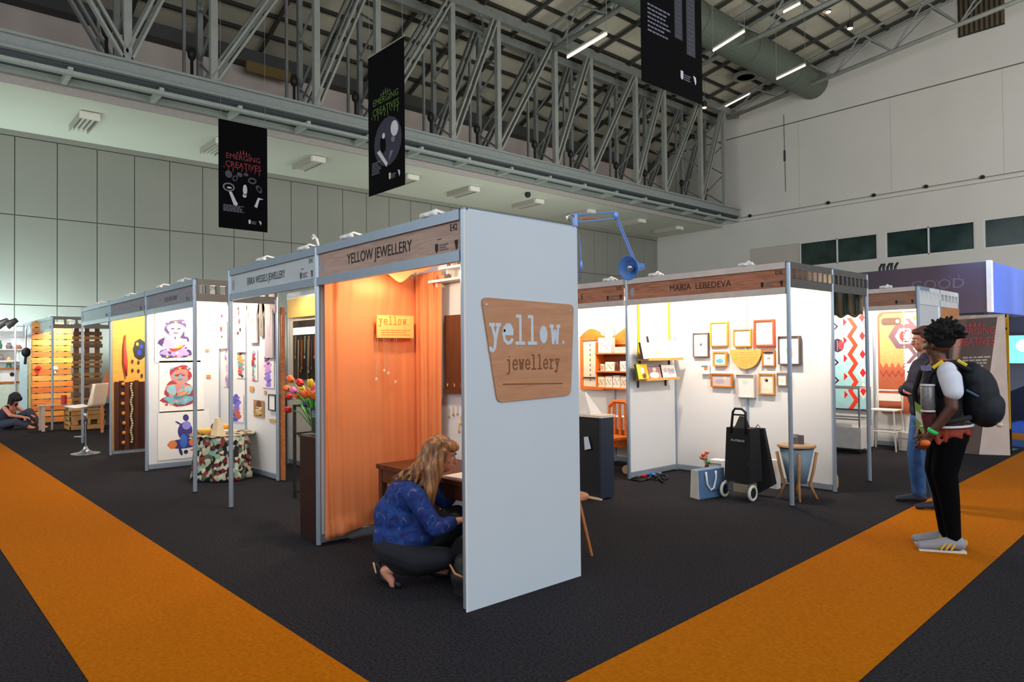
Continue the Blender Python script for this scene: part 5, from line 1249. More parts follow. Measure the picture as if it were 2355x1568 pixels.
H_=((A1+B1)/2-(A0+B0)/2).length
plt=Pl(A1+nrm*1.2,(B1-A1).normalized(),-( (A0+B0)/2-(A1+B1)/2).normalized(),(0,-1,0)); WL=U.length
m=M(mat((206,60,70),.6)); m.text(plt,'EMERGING',WL*.55,-.25,.15,.002,.75,'CENTER'); m.text(plt,'CREATIVES',WL*.55,-.42,.17,.002,.66,'CENTER')
for k in range(-2,3): m.poly(plt,[(WL*.55+k*.06-.02,-.13),(WL*.55+k*.06,-.04-.02*abs(k)),(WL*.55+k*.06+.02,-.13)],.002,.004)
m.build('lettering',t)
m=M(mat((190,176,162),.6)); 
for blk,(z,n) in enumerate([(-.62,4),(-.86,3),(-1.06,4)]):
    for k in range(n):
        u=WL*.35
        while u<WL*.86-.03*(k%2): l=.03+.05*rnd.random(); m.rect(plt,u,z-k*.045,u+l,z-k*.045+.025,.002,.0035); u+=l+.012
lab(m.build('small_print',t),'rows of small beige text')
# yellow framed sign behind totem
t=thing('yellow_sign_frame','narrow yellow framed blue banner just right of the brown totem','sign',(.62,10.25,0))
YF=mat((238,176,20),.5); py=PY(10.2); a=ony(2296,724,10.2); b=ony(2316,724,10.2); c=ony(2320,960,10.2)
m=M(YF); m.rect(py,a.x-.02,.55,a.x+.02,a.z,0,.03); m.rect(py,b.x-.02,.35,b.x+.02,a.z,0,.03); m.rect(py,a.x,a.z-.04,b.x,a.z,0,.03); m.rect(py,a.x,a.z-.24,b.x,a.z-.2,0,.03); m.build('frame',t)
M(mat((60,110,190),.5)).rect(py,a.x+.02,.5,b.x-.02,a.z-.04,0,.01).build('banner_cloth',t)
m=M(YF); m.poly(py,rr(a.x+.02,1.25,b.x+.02,1.58,.04),.03,.035); m.build('yellow_patch',t); M(DARK).rect(py,a.x+.07,1.05,a.x+.11,1.25,.03,.035).build('dark_mark',t)
m=M(BLACK); m.box(b.x-.1,10.1,0,b.x+.06,10.4,.03); m.box(b.x-.02,10.2,0,b.x+.02,10.24,.6); m.build('foot',t)
# large dark stand with header
t=thing('dark_stand','big dark exhibition stand with a purple brown header box at far right','stand',(-1,15,0))
DP=mat((62,46,58),.5,0,.06,1.2); NV=mat((16,22,44),.5,0,.1,1)
M(DP).box(-3.25,14.0,2.33,-.72,14.12,3.36).build('header_front',t)
M(mat((190,180,176),.5)).box(-.72,13.98,2.33,-.64,14.14,3.38).build('corner_trim',t)
M(mat((70,96,170),.35)).box(-.72,14.14,2.33,-.66,17.4,3.36).build('header_side',t)
M(NV).box(-3.25,14.12,2.28,-.72,17.4,2.36).build('soffit_panel',t)
M(NV).box(-3.25,15.9,0,.0,16.0,2.28).build('back_wall',t); M(NV).box(0,15.9,0,3.0,16,3.4).build('back_wall',t); M(NV).box(-3.25,14.1,0,-3.2,15.9,2.28).build('side_wall',t)
for x in (-.74,): M(NV).box(x-.05,14.02,0,x+.03,14.1,2.33).build('column',t)
m=M(mat((92,76,88),.6)); m.text(PY(14.0),'GOOD',-1.62,2.86,.3,.001,1.1,'CENTER')
for k in range(7): m.tube([(-1.65+.5*math.cos(.45*k),13.995,2.97+.1*math.sin(k*1.3)),(-1.6+.5*math.cos(.45*k+.3),13.995,3.05+.1*math.sin(k))],.008,4)
m.build('lettering',t)
tv=thing('television','wall television glowing cyan with a white round mark','television',(-.6,15.8,1.2)); p=ony(2311,772,15.8); q=ony(2362,835,15.8)
M(BLACK).box(p.x-.03,15.8,q.z-.03,q.x+.5,15.9,p.z+.03).build('casing',tv)
m=M(mat((90,220,240),.4,0,0,emit=1.2)); m.box(p.x,15.79,q.z,q.x+.47,15.8,p.z); m.use(mat((200,240,250),.4,0,0,emit=1.2)).disc(PY(15.79),p.x+.36,(p.z+q.z)/2+.08,.16,.14,0,.003); m.build('screen',tv)
light('SPOT','blue_glow',(-.9,13.2,3.9),70,(.25,.5,1),.1,aim=(-.66,15.5,2.9),spot=1.6,parent=t)
light('AREA','screen_glow',(-.2,15.6,1.6),20,(.3,.9,1),.8,aim=(-.2,14,0),parent=t)
for k in range(5):
    p=ony(2018+k*9,618-(k%2)*3,13.9); m=M(BLACK); m.tube([(p.x,14.03,3.36),(p.x,14.03,3.42),(p.x+.07-.03*(k%2),13.97,3.5)],.028,6)
    tag(m.build('black_spotlight'),'tiny black spotlight on the dark stand header, %s from the left'%['first','second','third','fourth','fifth'][k],'spotlight','tiny spotlights on the dark stand header')

# ------------------------------------------------------------------ far left stands
SL=[mat((236,150,70),.5,0,.15,3,kind='wood',c2=(206,112,40),stretch=(1,1,8)),mat((246,176,90),.5,0,.15,3,kind='wood',c2=(220,136,60),stretch=(1,1,8)),mat((222,126,54),.5,0,.15,3,kind='wood',c2=(190,96,34),stretch=(1,1,8))]
ax,ay=-16.3,-.1; bx,by=-16.3,1.15
a=onx(73,985,-16.3); b=onx(163,985,-16.3)
t=thing('timber_slat_wall','wall of glowing orange timber slats in the distant booth','wall',(-16.35,.4,0))
for y in (a.y+.1,(a.y+b.y)/2,b.y-.1): M(DARK).box(-16.42,y-.03,0,-16.36,y+.03,2.45).build('batten',t)
for k in range(17):
    z=.06+k*.141; M(SL[k%3]).box(-16.36,a.y+.01*(k%2),z,-16.31,b.y+.02*((k*3)%4),z+.118).build('slat',t)
for (px,c,lb) in [((88,846),(214,30,30),'red round trinket on the orange slat wall'),((127,847),(240,230,220),'white round trinket on the orange slat wall')]:
    p=onx(px[0],px[1],-16.28); m=M(mat(c)); m.lathe((-16.3,p.y,p.z),[(.05,0),(.06,.03),(.02,.06)],12,axis=(1,0,0)); m.box(-16.3,p.y-.02,p.z-.12,-16.28,p.y+.02,p.z); tag(m.build('round_trinket'),lb,'trinket')
p0=onx(165,985,-15.2); p1=onx(236,985,-15.2)
t=thing('pallet_stack','brown reclaimed wood pallet wall beside the orange slat wall','pallet',(-15.2,1.2,0))
PB=[mat((150,104,62),.7,0,.2,4,kind='wood',c2=(110,74,40)),mat((176,124,66),.7,0,.2,4,kind='wood',c2=(140,94,44)),mat((124,88,58),.7,0,.2,4,kind='wood',c2=(94,64,40))]
for k in range(20):
    z=.5+k*.094
    if k%5==3: continue
    M(PB[k%3]).box(-15.25,p0.y+.015*(k%3),z,-15.2,p1.y-.02*(k%2),z+.06+.015*(k%3)).build('board',t)
for y in (p0.y+.1,(p0.y+p1.y)/2,p1.y-.1): M(PB[2]).box(-15.32,y-.05,0,-15.25,y+.05,2.38).build('post_block',t)
def crate(x,y,s,h,label,rot=0):
    t=thing('wooden_crate',label,'crate',(x,y,0)); W_=mat((200,146,84),.7,0,.15,4,kind='wood',c2=(170,116,60))
    for k in range(4): 
        z=.02+k*h/4
        for yy in (-s,s-.02): M(W_).box(x-s,y+yy,z,x+s,y+yy+.02,z+h/4-.03).build('slat',t)
        for xx in (-s,s-.02): 
            if k==1: 
                for j in (-1,1): M(W_).box(x+xx,y+j*s*.72-.06,z,x+xx+.02,y+j*s*.72+.06,z+h/4-.0).build('slat',t)
                M(W_).box(x+xx,y-.05,z,x+xx+.02,y+.05,z+h/4-.0).build('slat',t)
            else: M(W_).box(x+xx,y-s,z,x+xx+.02,y+s,z+h/4-.01).build('slat',t)
    M(W_).box(x-s,y-s,h,x+s,y+s,h+.02).build('top',t); return t
p=onz(200,988,0); crate(p.x-.25,p.y+.0,.34,.42,'square pale wooden crate with hand holes behind the bar stool')
p=onz(135,990,0)
t=thing('glass_side_table','glass topped side table with pale legs in front of the slat wall','table',(p.x,p.y,0))
for dx,dy in ((-.02,-.28),(-.02,.22),(-.4,-.28),(-.4,.22)): M(mat((210,180,160),.5)).box(p.x+dx-.02,p.y+dy-.03,0,p.x+dx+.02,p.y+dy+.03,.54).build('leg',t)
M(mat((170,190,190),.1,.2)).box(p.x-.44,p.y-.34,.54,p.x+.02,p.y+.28,.56).build('tabletop',t)
m=M(mat((200,40,30),.5)); m.lathe((p.x-.2,p.y+.13,.56),[(.05,0),(.055,.02),(.055,.16),(.05,.2)],14); tag(m.build('red_can'),'red can on the glass side table','can')
m=M(mat((226,130,80),.6)); q=onx(238,880,-13.4); m.poly(PX(-13.4),[(q.y-.06,q.z-.3),(q.y+.14,q.z-.3),(q.y+.08,q.z+.25),(q.y+.04,q.z+.25)],0,.02); m.box(-13.42,q.y-.05,0,-13.38,q.y+.0,.9) ; tag(m.build('orange_easel'),'orange pointed easel behind the bar stool back','easel')
m=M(mat((40,44,50),.6)); q=onz(232,985,0)
for k in range(3): m.bar((q.x,q.y+.1*k,0),(q.x-.1,q.y+.1*k+.05,.4),.02)
tag(m.build('folding_stand'),'small dark folding stand at the foot of the grey booth post','stand')
# white shelf stand
t=thing('white_shelf_unit','tall white lit shelf unit at the far left edge','shelf',(-18.6,-.6,0))
p0=onx(-60,985,-18.9); p1=onx(68,985,-18.9); y0,y1=p0.y,p1.y
M(mat((246,246,246),.5)).box(-19.0,y0,0,-18.95,y1+.3,2.3).build('back',t)
for z in (.35,.8,1.15,1.5,1.8): M(WHITE).box(-18.95,y0,z,-18.6,y1,z+.03).build('shelf_board',t)
for y in (y0,y1-.02): M(WHITE).box(-18.95,y,0,-18.6,y+.02,2.3).build('side',t)
light('SPOT','shelf_beam',(-17.6,-.7,2.6),90,(1,.97,.92),.1,aim=(-18.8,-.6,1.2),spot=2.2,parent=t)
cs=[(60,110,90),(240,190,120),(120,116,120),(226,226,222),(180,120,80),(40,60,60),(236,206,90),(150,140,140)]
wn=['bottom','second','third','fourth','top']
for si,z in enumerate((.38,.83,1.18,1.53,1.83)):
    for k in range(5):
        y=y0+.12+k*(y1-y0-.2)/5; h=.1+.06*((k*3+si)%4); r_=.06+.02*((k+si)%3)
        m=M(mat(cs[(k*2+si)%8],.5)); m.lathe((-18.72,y,z),[(r_*.7,0),(r_,h*.4),(r_*.5,h*.8),(r_*.6,h)],10)
        tag(m.build('craft_pot'),'small %s pot on the %s white shelf, %s from its left end'%(['dark green','amber','grey','white','brown','dark teal','yellow','pale grey'][(k*2+si)%8],wn[si],['first','second','third','fourth','fifth'][k]),'pot',group='pots on the far left shelves')
t=thing('framed_cabinet','brown wooden framed cabinet with a white picture behind the seated person','cabinet',(-17.6,-.5,0))
q=onx(22,845,-18.3); m=M(OAK); m.frame(PX(-18.3),q.y-.28,.95,q.y+.28,1.35,.05,0,.06); m.build('frame',t); m=M(WHITE); m.rect(PX(-18.3),q.y-.24,.99,q.y+.24,1.31,0,.02); m.use(BLACK).disc(PX(-18.3),q.y+.05,1.18,.05,.05,.02,.03); m.build('picture_panel',t)
m=M(mat((216,226,206),.6)); m.box(-18.5,q.y-.35,.0,-18.25,q.y+.35,.93); m.build('cabinet_body',t)
for px,lb in [((8,742),'leftmost'),((28,742),'right')]:
    p=onx(px[0],px[1],-18.2); t=thing('black_spotlight','black stage spotlight above the white shelves, '+lb+' of the two','spotlight',(p.x,p.y,p.z),'black spotlights at the far left')
    M(BLACK).tube([(p.x,p.y-.12,p.z-.08),(p.x,p.y+.1,p.z+.08)],[.11,.06],10).build('housing',t)
    M(BLACK).tube([(p.x,p.y,p.z),(p.x,p.y+.02,2.4)],.012,5).build('bracket',t)
b7=booth('thin white truss frame over the far left shelves',(-18.2,-.8,0),'lighting_frame')
for y in (y0,onx(35,900,-18.2).y,onx(48,900,-18.2).y+.1): M(mat((210,206,220),.4,.2)).tube([(-18.2,y,0),(-18.2,y,2.42)],.02,6).build('upright',b7)
for z in (2.4,2.12): M(mat((120,124,130),.4,.2)).bar((-18.2,y0,z),(-18.2,onx(48,900,-18.2).y+.1,z),.03).build('rail',b7)
m=M(mat((214,240,244),.4)); q=onx(52,900,-18.0); m.box(-18.02,q.y-.06,.1,-17.98,q.y+.1,1.75); m.use(mat((236,206,130))).box(-18.0,q.y+.12,.3,-17.97,q.y+.17,1.8); tag(m.build('tall_divider'),'pale blue tall panel between the far left shelves and the slat wall','panel')
m=M(BLACK); q=onx(60,810,-17.6); m.ell((-17.6,q.y,q.z),(.08,.1,.12)); m.tube([(-17.6,q.y,q.z),(-17.6,q.y-.02,q.z-.3)],.03,6); m.tube([(-17.6,q.y,q.z),(-17.6,q.y,2.3)],.008,4); tag(m.build('black_mask'),'small black hanging ornament left of the slat wall','ornament')
# ------------------------------------------------------------------ people
RV=Vector((math.cos(CYAW),math.sin(CYAW),0)); FV=Vector((-math.sin(CYAW),math.cos(CYAW),0))
def person(label,base,fwd,hand=True):
    t=thing('person',label,'person',base)
    f=Vector(fwd).normalized(); l=Vector((0,0,1)).cross(f)
    t_m=Matrix(((f.x,l.x,0,base[0]),(f.y,l.y,0,base[1]),(0,0,1,base[2]),(0,0,0,1)))
    return t,t_m
def done(m,mx): m.v=[tuple(mx@Vector(v)) for v in m.v]; return m
def limb(m,pts,rs,seg=12):
    for a,b,ra,rb in zip(pts,pts[1:],rs,rs[1:]): m.cap(a,b,ra,rb,seg)
def hand(m,w,d,n,s=1.,curl=.5,side=1):
    """palm and five fingers; w wrist, d direction, n palm normal, side = thumb side"""
    w=Vector(w); d=Vector(d).normalized(); n=Vector(n); n=(n-d*n.dot(d)).normalized(); x=d.cross(n)*side
    for k in (-1,-.35,.35,1): m.cap(w+x*.012*k*s, w+d*.085*s+x*.030*k*s, .017*s,.0125*s,8)
    for k,L in ((-1.05,.062),(-.36,.078),(.34,.084),(1.0,.074)):
        b=w+d*.088*s+x*.029*k*s; L*=s; a1=curl*.6; d1=(d*math.cos(a1)+n*math.sin(a1)); p1=b+d1*L*.45
        a2=a1+curl*.9; d2=(d*math.cos(a2)+n*math.sin(a2)); p2=p1+d2*L*.32; a3=a2+curl*.7; d3=(d*math.cos(a3)+n*math.sin(a3)); p3=p2+d3*L*.25
        limb(m,[b,p1,p2,p3],[.0092*s,.0088*s,.008*s,.007*s],8)
    b=w+d*.022*s+x*.026*s; q=(d*.6+x*.75+n*.35).normalized(); p1=b+q*.042*s; q2=(d*.85+x*.3+n*.4).normalized(); p2=p1+q2*.034*s; p3=p2+q2*.022*s
    limb(m,[b,p1,p2,p3],[.014*s,.011*s,.0095*s,.008*s],8)
def headm(m,c,yaw,pitch=0,s=1.):
    """skull, jaw, nose, lips, ears; local +x is the face"""
    R_=Matrix.Rotation(yaw,3,'Z')@Matrix.Rotation(pitch,3,'Y'); c=Vector(c)
    def P_(x,y,z): return c+R_@Vector((x*s,y*s,z*s))
    q=R_.to_quaternion()
    m.ell(P_(-.01,0,.02),(.098*s,.076*s,.10*s),q); m.ell(P_(.03,0,-.045),(.062*s,.056*s,.07*s),q)
    m.ell(P_(.062,0,-.085),(.022*s,.022*s,.018*s),q,10,7); m.cap(P_(.084,0,.012),P_(.106,0,-.026),.008*s,.013*s,8)
    m.ell(P_(.088,0,-.052),(.012*s,.022*s,.007*s),q,8,5); m.ell(P_(.086,0,-.064),(.012*s,.019*s,.007*s),q,8,5)
    for y in (-1,1): m.ell(P_(-.004,.079*y,-.008),(.016*s,.010*s,.03*s),q,8,6); m.ell(P_(.076,.03*y,.026),(.016*s,.02*s,.008*s),q,8,5); m.ell(P_(.06,.035*y,-.02),(.025*s,.022*s,.02*s),q,8,5)
    return P_,q
def eyes(t,mx,P_,q,s=1.,brow=(40,26,18)):
    m=M(mat((240,238,232),.3)); 
    for y in (-1,1): m.ell(P_(.079,.030*y,.004),(.011*s,.014*s,.009*s),q,8,6)
    m.use(mat((40,28,22),.2))
    for y in (-1,1): m.ell(P_(.0885,.031*y,.004),(.004*s,.006*s,.006*s),q,8,6)
    done(m,mx).build('eyes',t,True)
    m=M(mat(brow,.8))
    for y in (-1,1): m.cap(P_(.092,.016*y,.03),P_(.082,.046*y,.032),.004*s,.003*s,6)
    done(m,mx).build('eyebrows',t,True)

# --- squatting woman
SK1=mat((214,142,116),.5,0,.04,8)
base=(CLOC+_ray(930,1340)*((0-CLOC.z)/_ray(930,1340).z)); base.z=0
t,mx=person('woman with long light brown hair and blue patterned top squatting by the orange drape',(base.x,base.y,0),RV)
m=M(SK1)
PH,qh=headm(m,(.27,0,.885),-.05,.28)
limb(m,[(.22,0,.80),(.15,0,.70)],[.05,.06])
limb(m,[(.1,0,.62),(.0,0,.36)],[.10,.12]); 
limb(m,[(.12,-.17,.645),(.26,-.22,.43),(.40,-.17,.47)],[.045,.038,.024]); hand(m,(.41,-.168,.472),(1,.2,.15),(0,.3,-1),.95,.5,-1)
limb(m,[(.14,.17,.65),(.27,.2,.52),(.43,.13,.685)],[.045,.038,.024]); hand(m,(.44,.128,.69),(1,-.1,.0),(0,0,-1),.95,.45,1)
limb(m,[(-.06,-.09,.25),(.12,-.14,.2),(.30,-.15,.21),(-.09,-.11,.13)],[.075,.06,.05,.036]); limb(m,[(-.03,.1,.30),(.36,.11,.43),(.20,.1,.1)],[.075,.05,.036])
limb(m,[(-.12,-.11,.12),(-.06,-.11,.03)],[.033,.028]); limb(m,[(.19,.1,.07),(.29,.1,.03)],[.033,.024])
done(m,mx); organic(m,'body',t,.006,4,.5); eyes(t,mx,PH,qh,1.)
BLU=bpy.data.materials.new('blue_print'); BLU.use_nodes=True; nt=BLU.node_tree; b=nt.nodes['Principled BSDF']; b.inputs['Roughness'].default_value=.8
tc=nt.nodes.new('ShaderNodeTexCoord'); v=nt.nodes.new('ShaderNodeTexNoise'); v.inputs['Scale'].default_value=16; v.inputs['Detail'].default_value=3; v.inputs['Distortion'].default_value=1.5; nt.links.new(tc.outputs['Object'],v.inputs['Vector'])
r=nt.nodes.new('ShaderNodeValToRGB'); el=r.color_ramp.elements; el[0].position=.30; el[0].color=(*lin((10,22,64)),1); el[1].position=.64; el[1].color=(*lin((18,66,140)),1)
for p_,c in ((.42,(14,40,112)),(.54,(12,56,124)),(.70,(150,100,60))): e=el.new(p_); e.color=(*lin(c),1)
nt.links.new(v.outputs[0],r.inputs[0]); nt.links.new(r.outputs[0],b.inputs['Base Color'])
m=M(BLU)
m.ell((-.03,0,.34),(.19,.19,.16)); m.ell((-.03,0,.47),(.185,.18,.17)); m.ell((.03,0,.6),(.165,.185,.14)); m.cap((.05,-.12,.65),(.05,.12,.65),.085,.085); m.cap((.12,0,.66),(.17,0,.715),.075,.06); m.ell((.1,0,.45),(.13,.15,.16)); m.ell((.0,0,.30),(.21,.20,.08)); m.ell((.06,0,.34),(.17,.19,.10))
limb(m,[(.10,-.18,.64),(.25,-.225,.43),(.34,-.195,.455)],[.075,.06,.052]); limb(m,[(.12,.18,.65),(.27,.2,.52),(.32,.18,.575)],[.075,.06,.052])
done(m,mx); organic(m,'patterned_top',t,.011,6)
TR=mat((22,24,34),.8,0,.1,10); m=M(TR)
m.ell((-.04,0,.27),(.18,.19,.12)); limb(m,[(-.06,-.09,.26),(.12,-.14,.2),(.30,-.16,.215)],[.12,.105,.075]); limb(m,[(.31,-.15,.21),(.12,-.12,.135),(-.05,-.11,.15)],[.07,.06,.05])
limb(m,[(-.04,.1,.28),(.36,.11,.44)],[.115,.075]); limb(m,[(.37,.11,.43),(.23,.1,.16)],[.07,.05]); limb(m,[(.2,0,.3),(.36,.0,.4)],[.07,.09])
done(m,mx); organic(m,'trousers',t,.011,5)
for nm,(h,b_,to) in {'near':((-.16,-.11,.16),(-.135,-.11,.07),(-.02,-.11,.022)),'far':((.17,.1,.035),(.22,.1,.03),(.33,.1,.022))}.items():
    m=M(BLACK); limb(m,[h,b_],[.022,.026]); limb(m,[b_,to],[.026,.026]); m.box(-.001,-.001,-.001,0,0,0) if False else None
    done(m,mx); organic(m,'shoe',t,.007,3)
m=M(mat((230,190,150),.5)); m.cap((-.19,-.11,.17),(-.175,-.11,.11),.008,.008,6); done(m,mx); m.build('heel_trim',t,True)
HR=bpy.data.materials.new('hair_strands'); HR.use_nodes=True; nt=HR.node_tree; b=nt.nodes['Principled BSDF']; b.inputs['Roughness'].default_value=.45
tc=nt.nodes.new('ShaderNodeTexCoord'); mp=nt.nodes.new('ShaderNodeMapping'); mp.inputs['Scale'].default_value=(34,34,1.6); v=nt.nodes.new('ShaderNodeTexNoise'); v.inputs['Scale'].default_value=1.4; nt.links.new(tc.outputs['Object'],mp.inputs[0]); nt.links.new(mp.outputs[0],v.inputs['Vector'])
r=nt.nodes.new('ShaderNodeValToRGB'); el=r.color_ramp.elements; el[0].position=.34; el[0].color=(*lin((96,60,38)),1); el[1].position=.66; el[1].color=(*lin((186,134,76)),1); e=el.new(.5); e.color=(*lin((140,88,50)),1)
nt.links.new(v.outputs[0],r.inputs[0]); nt.links.new(r.outputs[0],b.inputs['Base Color'])
m=M(HR); m.ell(PH(-.03,0,.035),(.105,.088,.105),qh); m.ell(PH(.03,0,.075),(.075,.075,.045),qh)
limb(m,[PH(-.06,-.02,.03),(.15,-.03,.80),(.03,-.04,.735),(-.05,-.03,.73)],[.085,.085,.05,.018]); limb(m,[PH(-.03,-.06,.0),(.21,-.09,.78),(.20,-.12,.66),(.215,-.13,.58)],[.05,.058,.05,.016])
limb(m,[PH(-.03,.06,.0),(.19,.09,.78),(.16,.1,.68)],[.05,.05,.02]); limb(m,[PH(.02,-.072,.03),(.255,-.085,.80),(.235,-.11,.70)],[.03,.035,.025])
for k in range(46):
    a=-PI*.95+1.75*PI*rnd.random()*.62; st=PH(-.02+.07*math.cos(a)*.6,.085*math.sin(a),.09+.02*rnd.random()); m1=PH(-.06+.05*math.cos(a),.098*math.sin(a),-.02)
    e1=Vector((.02+.17*rnd.random(),.10*math.sin(a)-.02,.80)); e2=Vector((e1.x-.02-.10*(1-max(0,math.cos(a)))*rnd.random(),e1.y*1.1,.60+.14*rnd.random()))
    if e1.x<.12: e2.z=.72+.04*rnd.random()
    m.tube([st,m1,e1.lerp(m1,.3),e1,e2],[.006,.010,.010,.009,.003],5)
done(m,mx); m2=m; organic(m2,'hair',t,.0065,2,.4)

# --- man with backpack
SK2=mat((92,54,38),.5,0,.05,8)
p=onz(2174,1262,0)
d_=(-RV*1.0+FV*.3)
t,mx=person('standing man with spiky black hair wearing a black backpack and grey trainers with yellow stripes',(p.x,p.y,0),d_)
m=M(SK2)
PH,qh=headm(m,(.025,0,1.625),-.75,.05)
limb(m,[(.03,0,1.55),(.01,0,1.44)],[.056,.062]); limb(m,[(.0,0,1.38),(-.02,0,1.0)],[.13,.13])
limb(m,[(.01,.20,1.385),(.0,.245,1.14),(.135,.20,.93)],[.055,.044,.03]); hand(m,(.138,.197,.92),(.5,-.15,-.8),(0,-1,0),1.,.6,-1)
limb(m,[(.01,-.20,1.385),(.0,-.25,1.14),(.14,-.12,.95)],[.055,.044,.03]); hand(m,(.143,-.115,.945),(.25,.6,-.6),(-.6,.2,-.3),1.,.5,1)
for y in (.1,-.1): limb(m,[(-.02,y,.9),(.0,y,.5),(-.03,y,.08)],[.085,.06,.04])
for y in (.1,-.11): limb(m,[(-.06,y,.05),(.12,y,.03)],[.035,.028])
done(m,mx); organic(m,'body',t,.006,4,.5); eyes(t,mx,PH,qh,1.,(14,10,8))
m=M(mat((16,13,13),.9,0,.3,40)); m.ell(PH(-.03,0,.05),(.11,.10,.10),qh); 
for k in range(190):
    a=2*PI*rnd.random(); e=rnd.random()*1.35; dv=Vector((math.cos(a)*math.cos(e)-.22,math.sin(a)*math.cos(e),math.sin(e))); L=.045+.038*rnd.random()
    st=PH(-.03,0,.05)+(qh@dv)*.075; j=Vector((rnd.random()-.5,rnd.random()-.5,rnd.random()-.5))*.025
    m.tube([st,st+(qh@dv)*L*.6+j,st+(qh@dv)*L*1.0+j*1.8],[.022,.018,.011],5)
done(m,mx); organic(m,'hair',t,.007,1,.3)
WT=mat((226,228,240),.8,0,.03,6)
m=M(mat((13,14,18),.85,0,.1,10)); m.ell((-.01,0,1.30),(.15,.18,.18)); m.ell((.0,0,1.12),(.14,.165,.2)); m.cap((0,-.14,1.41),(0,.14,1.41),.07,.07)
done(m,mx); lab(organic(m,'vest',t,.010,5),'black vest')
m=M(WT); 
for y in (1,-1): limb(m,[(.01,.165*y,1.405),(.0,.215*y,1.36),(-.012,.24*y,1.265)],[.07,.082,.072])
m.cap((.0,-.16,1.43),(.0,.16,1.43),.062,.062)
done(m,mx); organic(m,'t_shirt',t,.010,5)
TRB=mat((5,5,7),.9,0,.1,10,spec=.1); m=M(TRB)
m.ell((-.03,0,.90),(.15,.175,.13))
for y,k in ((.09,0),(-.09,.0)): limb(m,[(-.03,y,.88),(.02,y,.62),(-.01,y,.42),(-.035,y*1.1,.10)],[.115,.095,.075,.052])
done(m,mx); organic(m,'trousers',t,.010,5)
RD_=mat((170,60,30),.8,0,.2,14,c2=(90,30,22)); m=M(RD_); 
for k in range(30):
    a=2*PI*k/30; dz=.05+.03*math.sin(k*2.3)-(.03 if math.cos(a)<-.2 else 0); m.cap((-.02+.152*math.cos(a),.182*math.sin(a),.955),(-.02+.162*math.cos(a),.192*math.sin(a),.955-dz),.024,.018,8)
m.cap((.1,.15,.95),(.08,.19,.86),.03,.02,8)
done(m,mx); organic(m,'tied_shirt',t,.010,3)
m=M(mat((220,222,226),.5)); m.tube([(-.02+.182*math.cos(a),.21*math.sin(a),.985-.01*math.cos(a)) for a in [2*PI*k/24 for k in range(24)]],.011,6,True); done(m,mx).build('belt',t,True)
SH=mat((150,152,160),.7,0,.05,12); SOLE=mat((226,224,220),.5); STP=mat((226,182,40),.6)
for (y,dx) in ((.105,0),(-.115,-.02)):
    m=M(SH); limb(m,[(-.07+dx,y,.075),(.0+dx,y,.075),(.1+dx,y,.055),(.2+dx,y,.042)],[.05,.048,.042,.034]); limb(m,[(-.06+dx,y,.09),(-.03+dx,y,.10)],[.045,.045])
    done(m,mx); s_=organic(m,'shoe',t,.007,3)
    m=M(SOLE); m.hexa([(-.11+dx,y-.033,.002),(.21+dx,y-.026,.002),(.21+dx,y+.026,.002),(-.11+dx,y+.033,.002),(-.11+dx,y-.036,.022),(.22+dx,y-.026,.02),(.22+dx,y+.026,.02),(-.11+dx,y+.036,.022)]); done(m,mx).build('sole',s_)
    m=M(STP)
    for k in range(3): 
        for sg in (-1,1): m.bar((.0+dx+k*.035,y+sg*.046,.03),(-.035+dx+k*.035,y+sg*.044,.085),.006,.012)
    m.bar((-.115+dx,y-.02,.09),(-.115+dx,y+.02,.09),.012,.03)
    done(m,mx).build('stripes',s_)
m=M(mat((40,220,120),.4)); m.lathe((.122,.205,.955),[(.036,-.014),(.04,0),(.036,.014)],14,axis=(.45,-.2,-.85)); done(m,mx).build('wristband',t)
m=M(mat((246,120,30),.6)); m.ell((.172,.185,.862),(.04,.035,.03)); m.ell((.195,.16,.85),(.025,.03,.024)); done(m,mx); lab(organic(m,'cloth_wrap',t,.006,2),'orange wrap around the hand')
# backpack
t2=thing('backpack','black bulging backpack on the back of the man with spiky hair','backpack',mx@Vector((-.25,0,1.0)))
BPK=mat((16,20,30),.75,0,.12,9); m=M(BPK)
m.ell((-.25,.0,1.22),(.14,.17,.23)); m.ell((-.29,.02,1.12),(.13,.16,.15)); m.ell((-.20,0,1.36),(.10,.15,.13)); m.ell((-.33,.03,1.15),(.09,.12,.10))
done(m,mx); organic(m,'pack_body',t2,.010,4)
m=M(mat((20,22,28),.8)); 
for y in (.13,-.13): m.tube([(-.16,y,1.42),(-.06,y,1.485),(.04,y,1.475),(.12,y,1.40),(.165,y,1.25),(.15,y*1.1,1.05),(.02,y*1.45,1.02),(-.15,y*1.2,1.06)],.021,8)
done(m,mx).build('shoulder_strap',t2,True)
m=M(mat((236,200,40),.6)); m.tube([(.03,.145,1.495),(.10,.145,1.44)],.014,6); m.tube([(-.13,.15,1.46),(-.07,.15,1.50)],.014,6); done(m,mx).build('yellow_trim',t2)
m=M(mat((206,84,34),.8,0,.15,12)); 
for k in range(10): m.cap((-.09+.02*math.cos(k),-.10+.022*k,1.475),(.02+.01*math.sin(k),-.10+.022*k,1.50),.02,.018,8)
done(m,mx); lab(organic(m,'scarf',t,.009,3),'orange scarf around the neck')
m=M(mat((60,90,130),.6)); m.tube([(-.12,.165,1.27),(-.2,.17,1.22)],.01,6); done(m,mx).build('side_strap',t2)
m=M(mat((220,200,170),.6)); m.ell((-.36,.1,1.0),(.025,.02,.018)); m.tube([(-.34,.09,1.04),(-.36,.1,1.0)],.006,5); done(m,mx).build('zip_charm',t2,True)
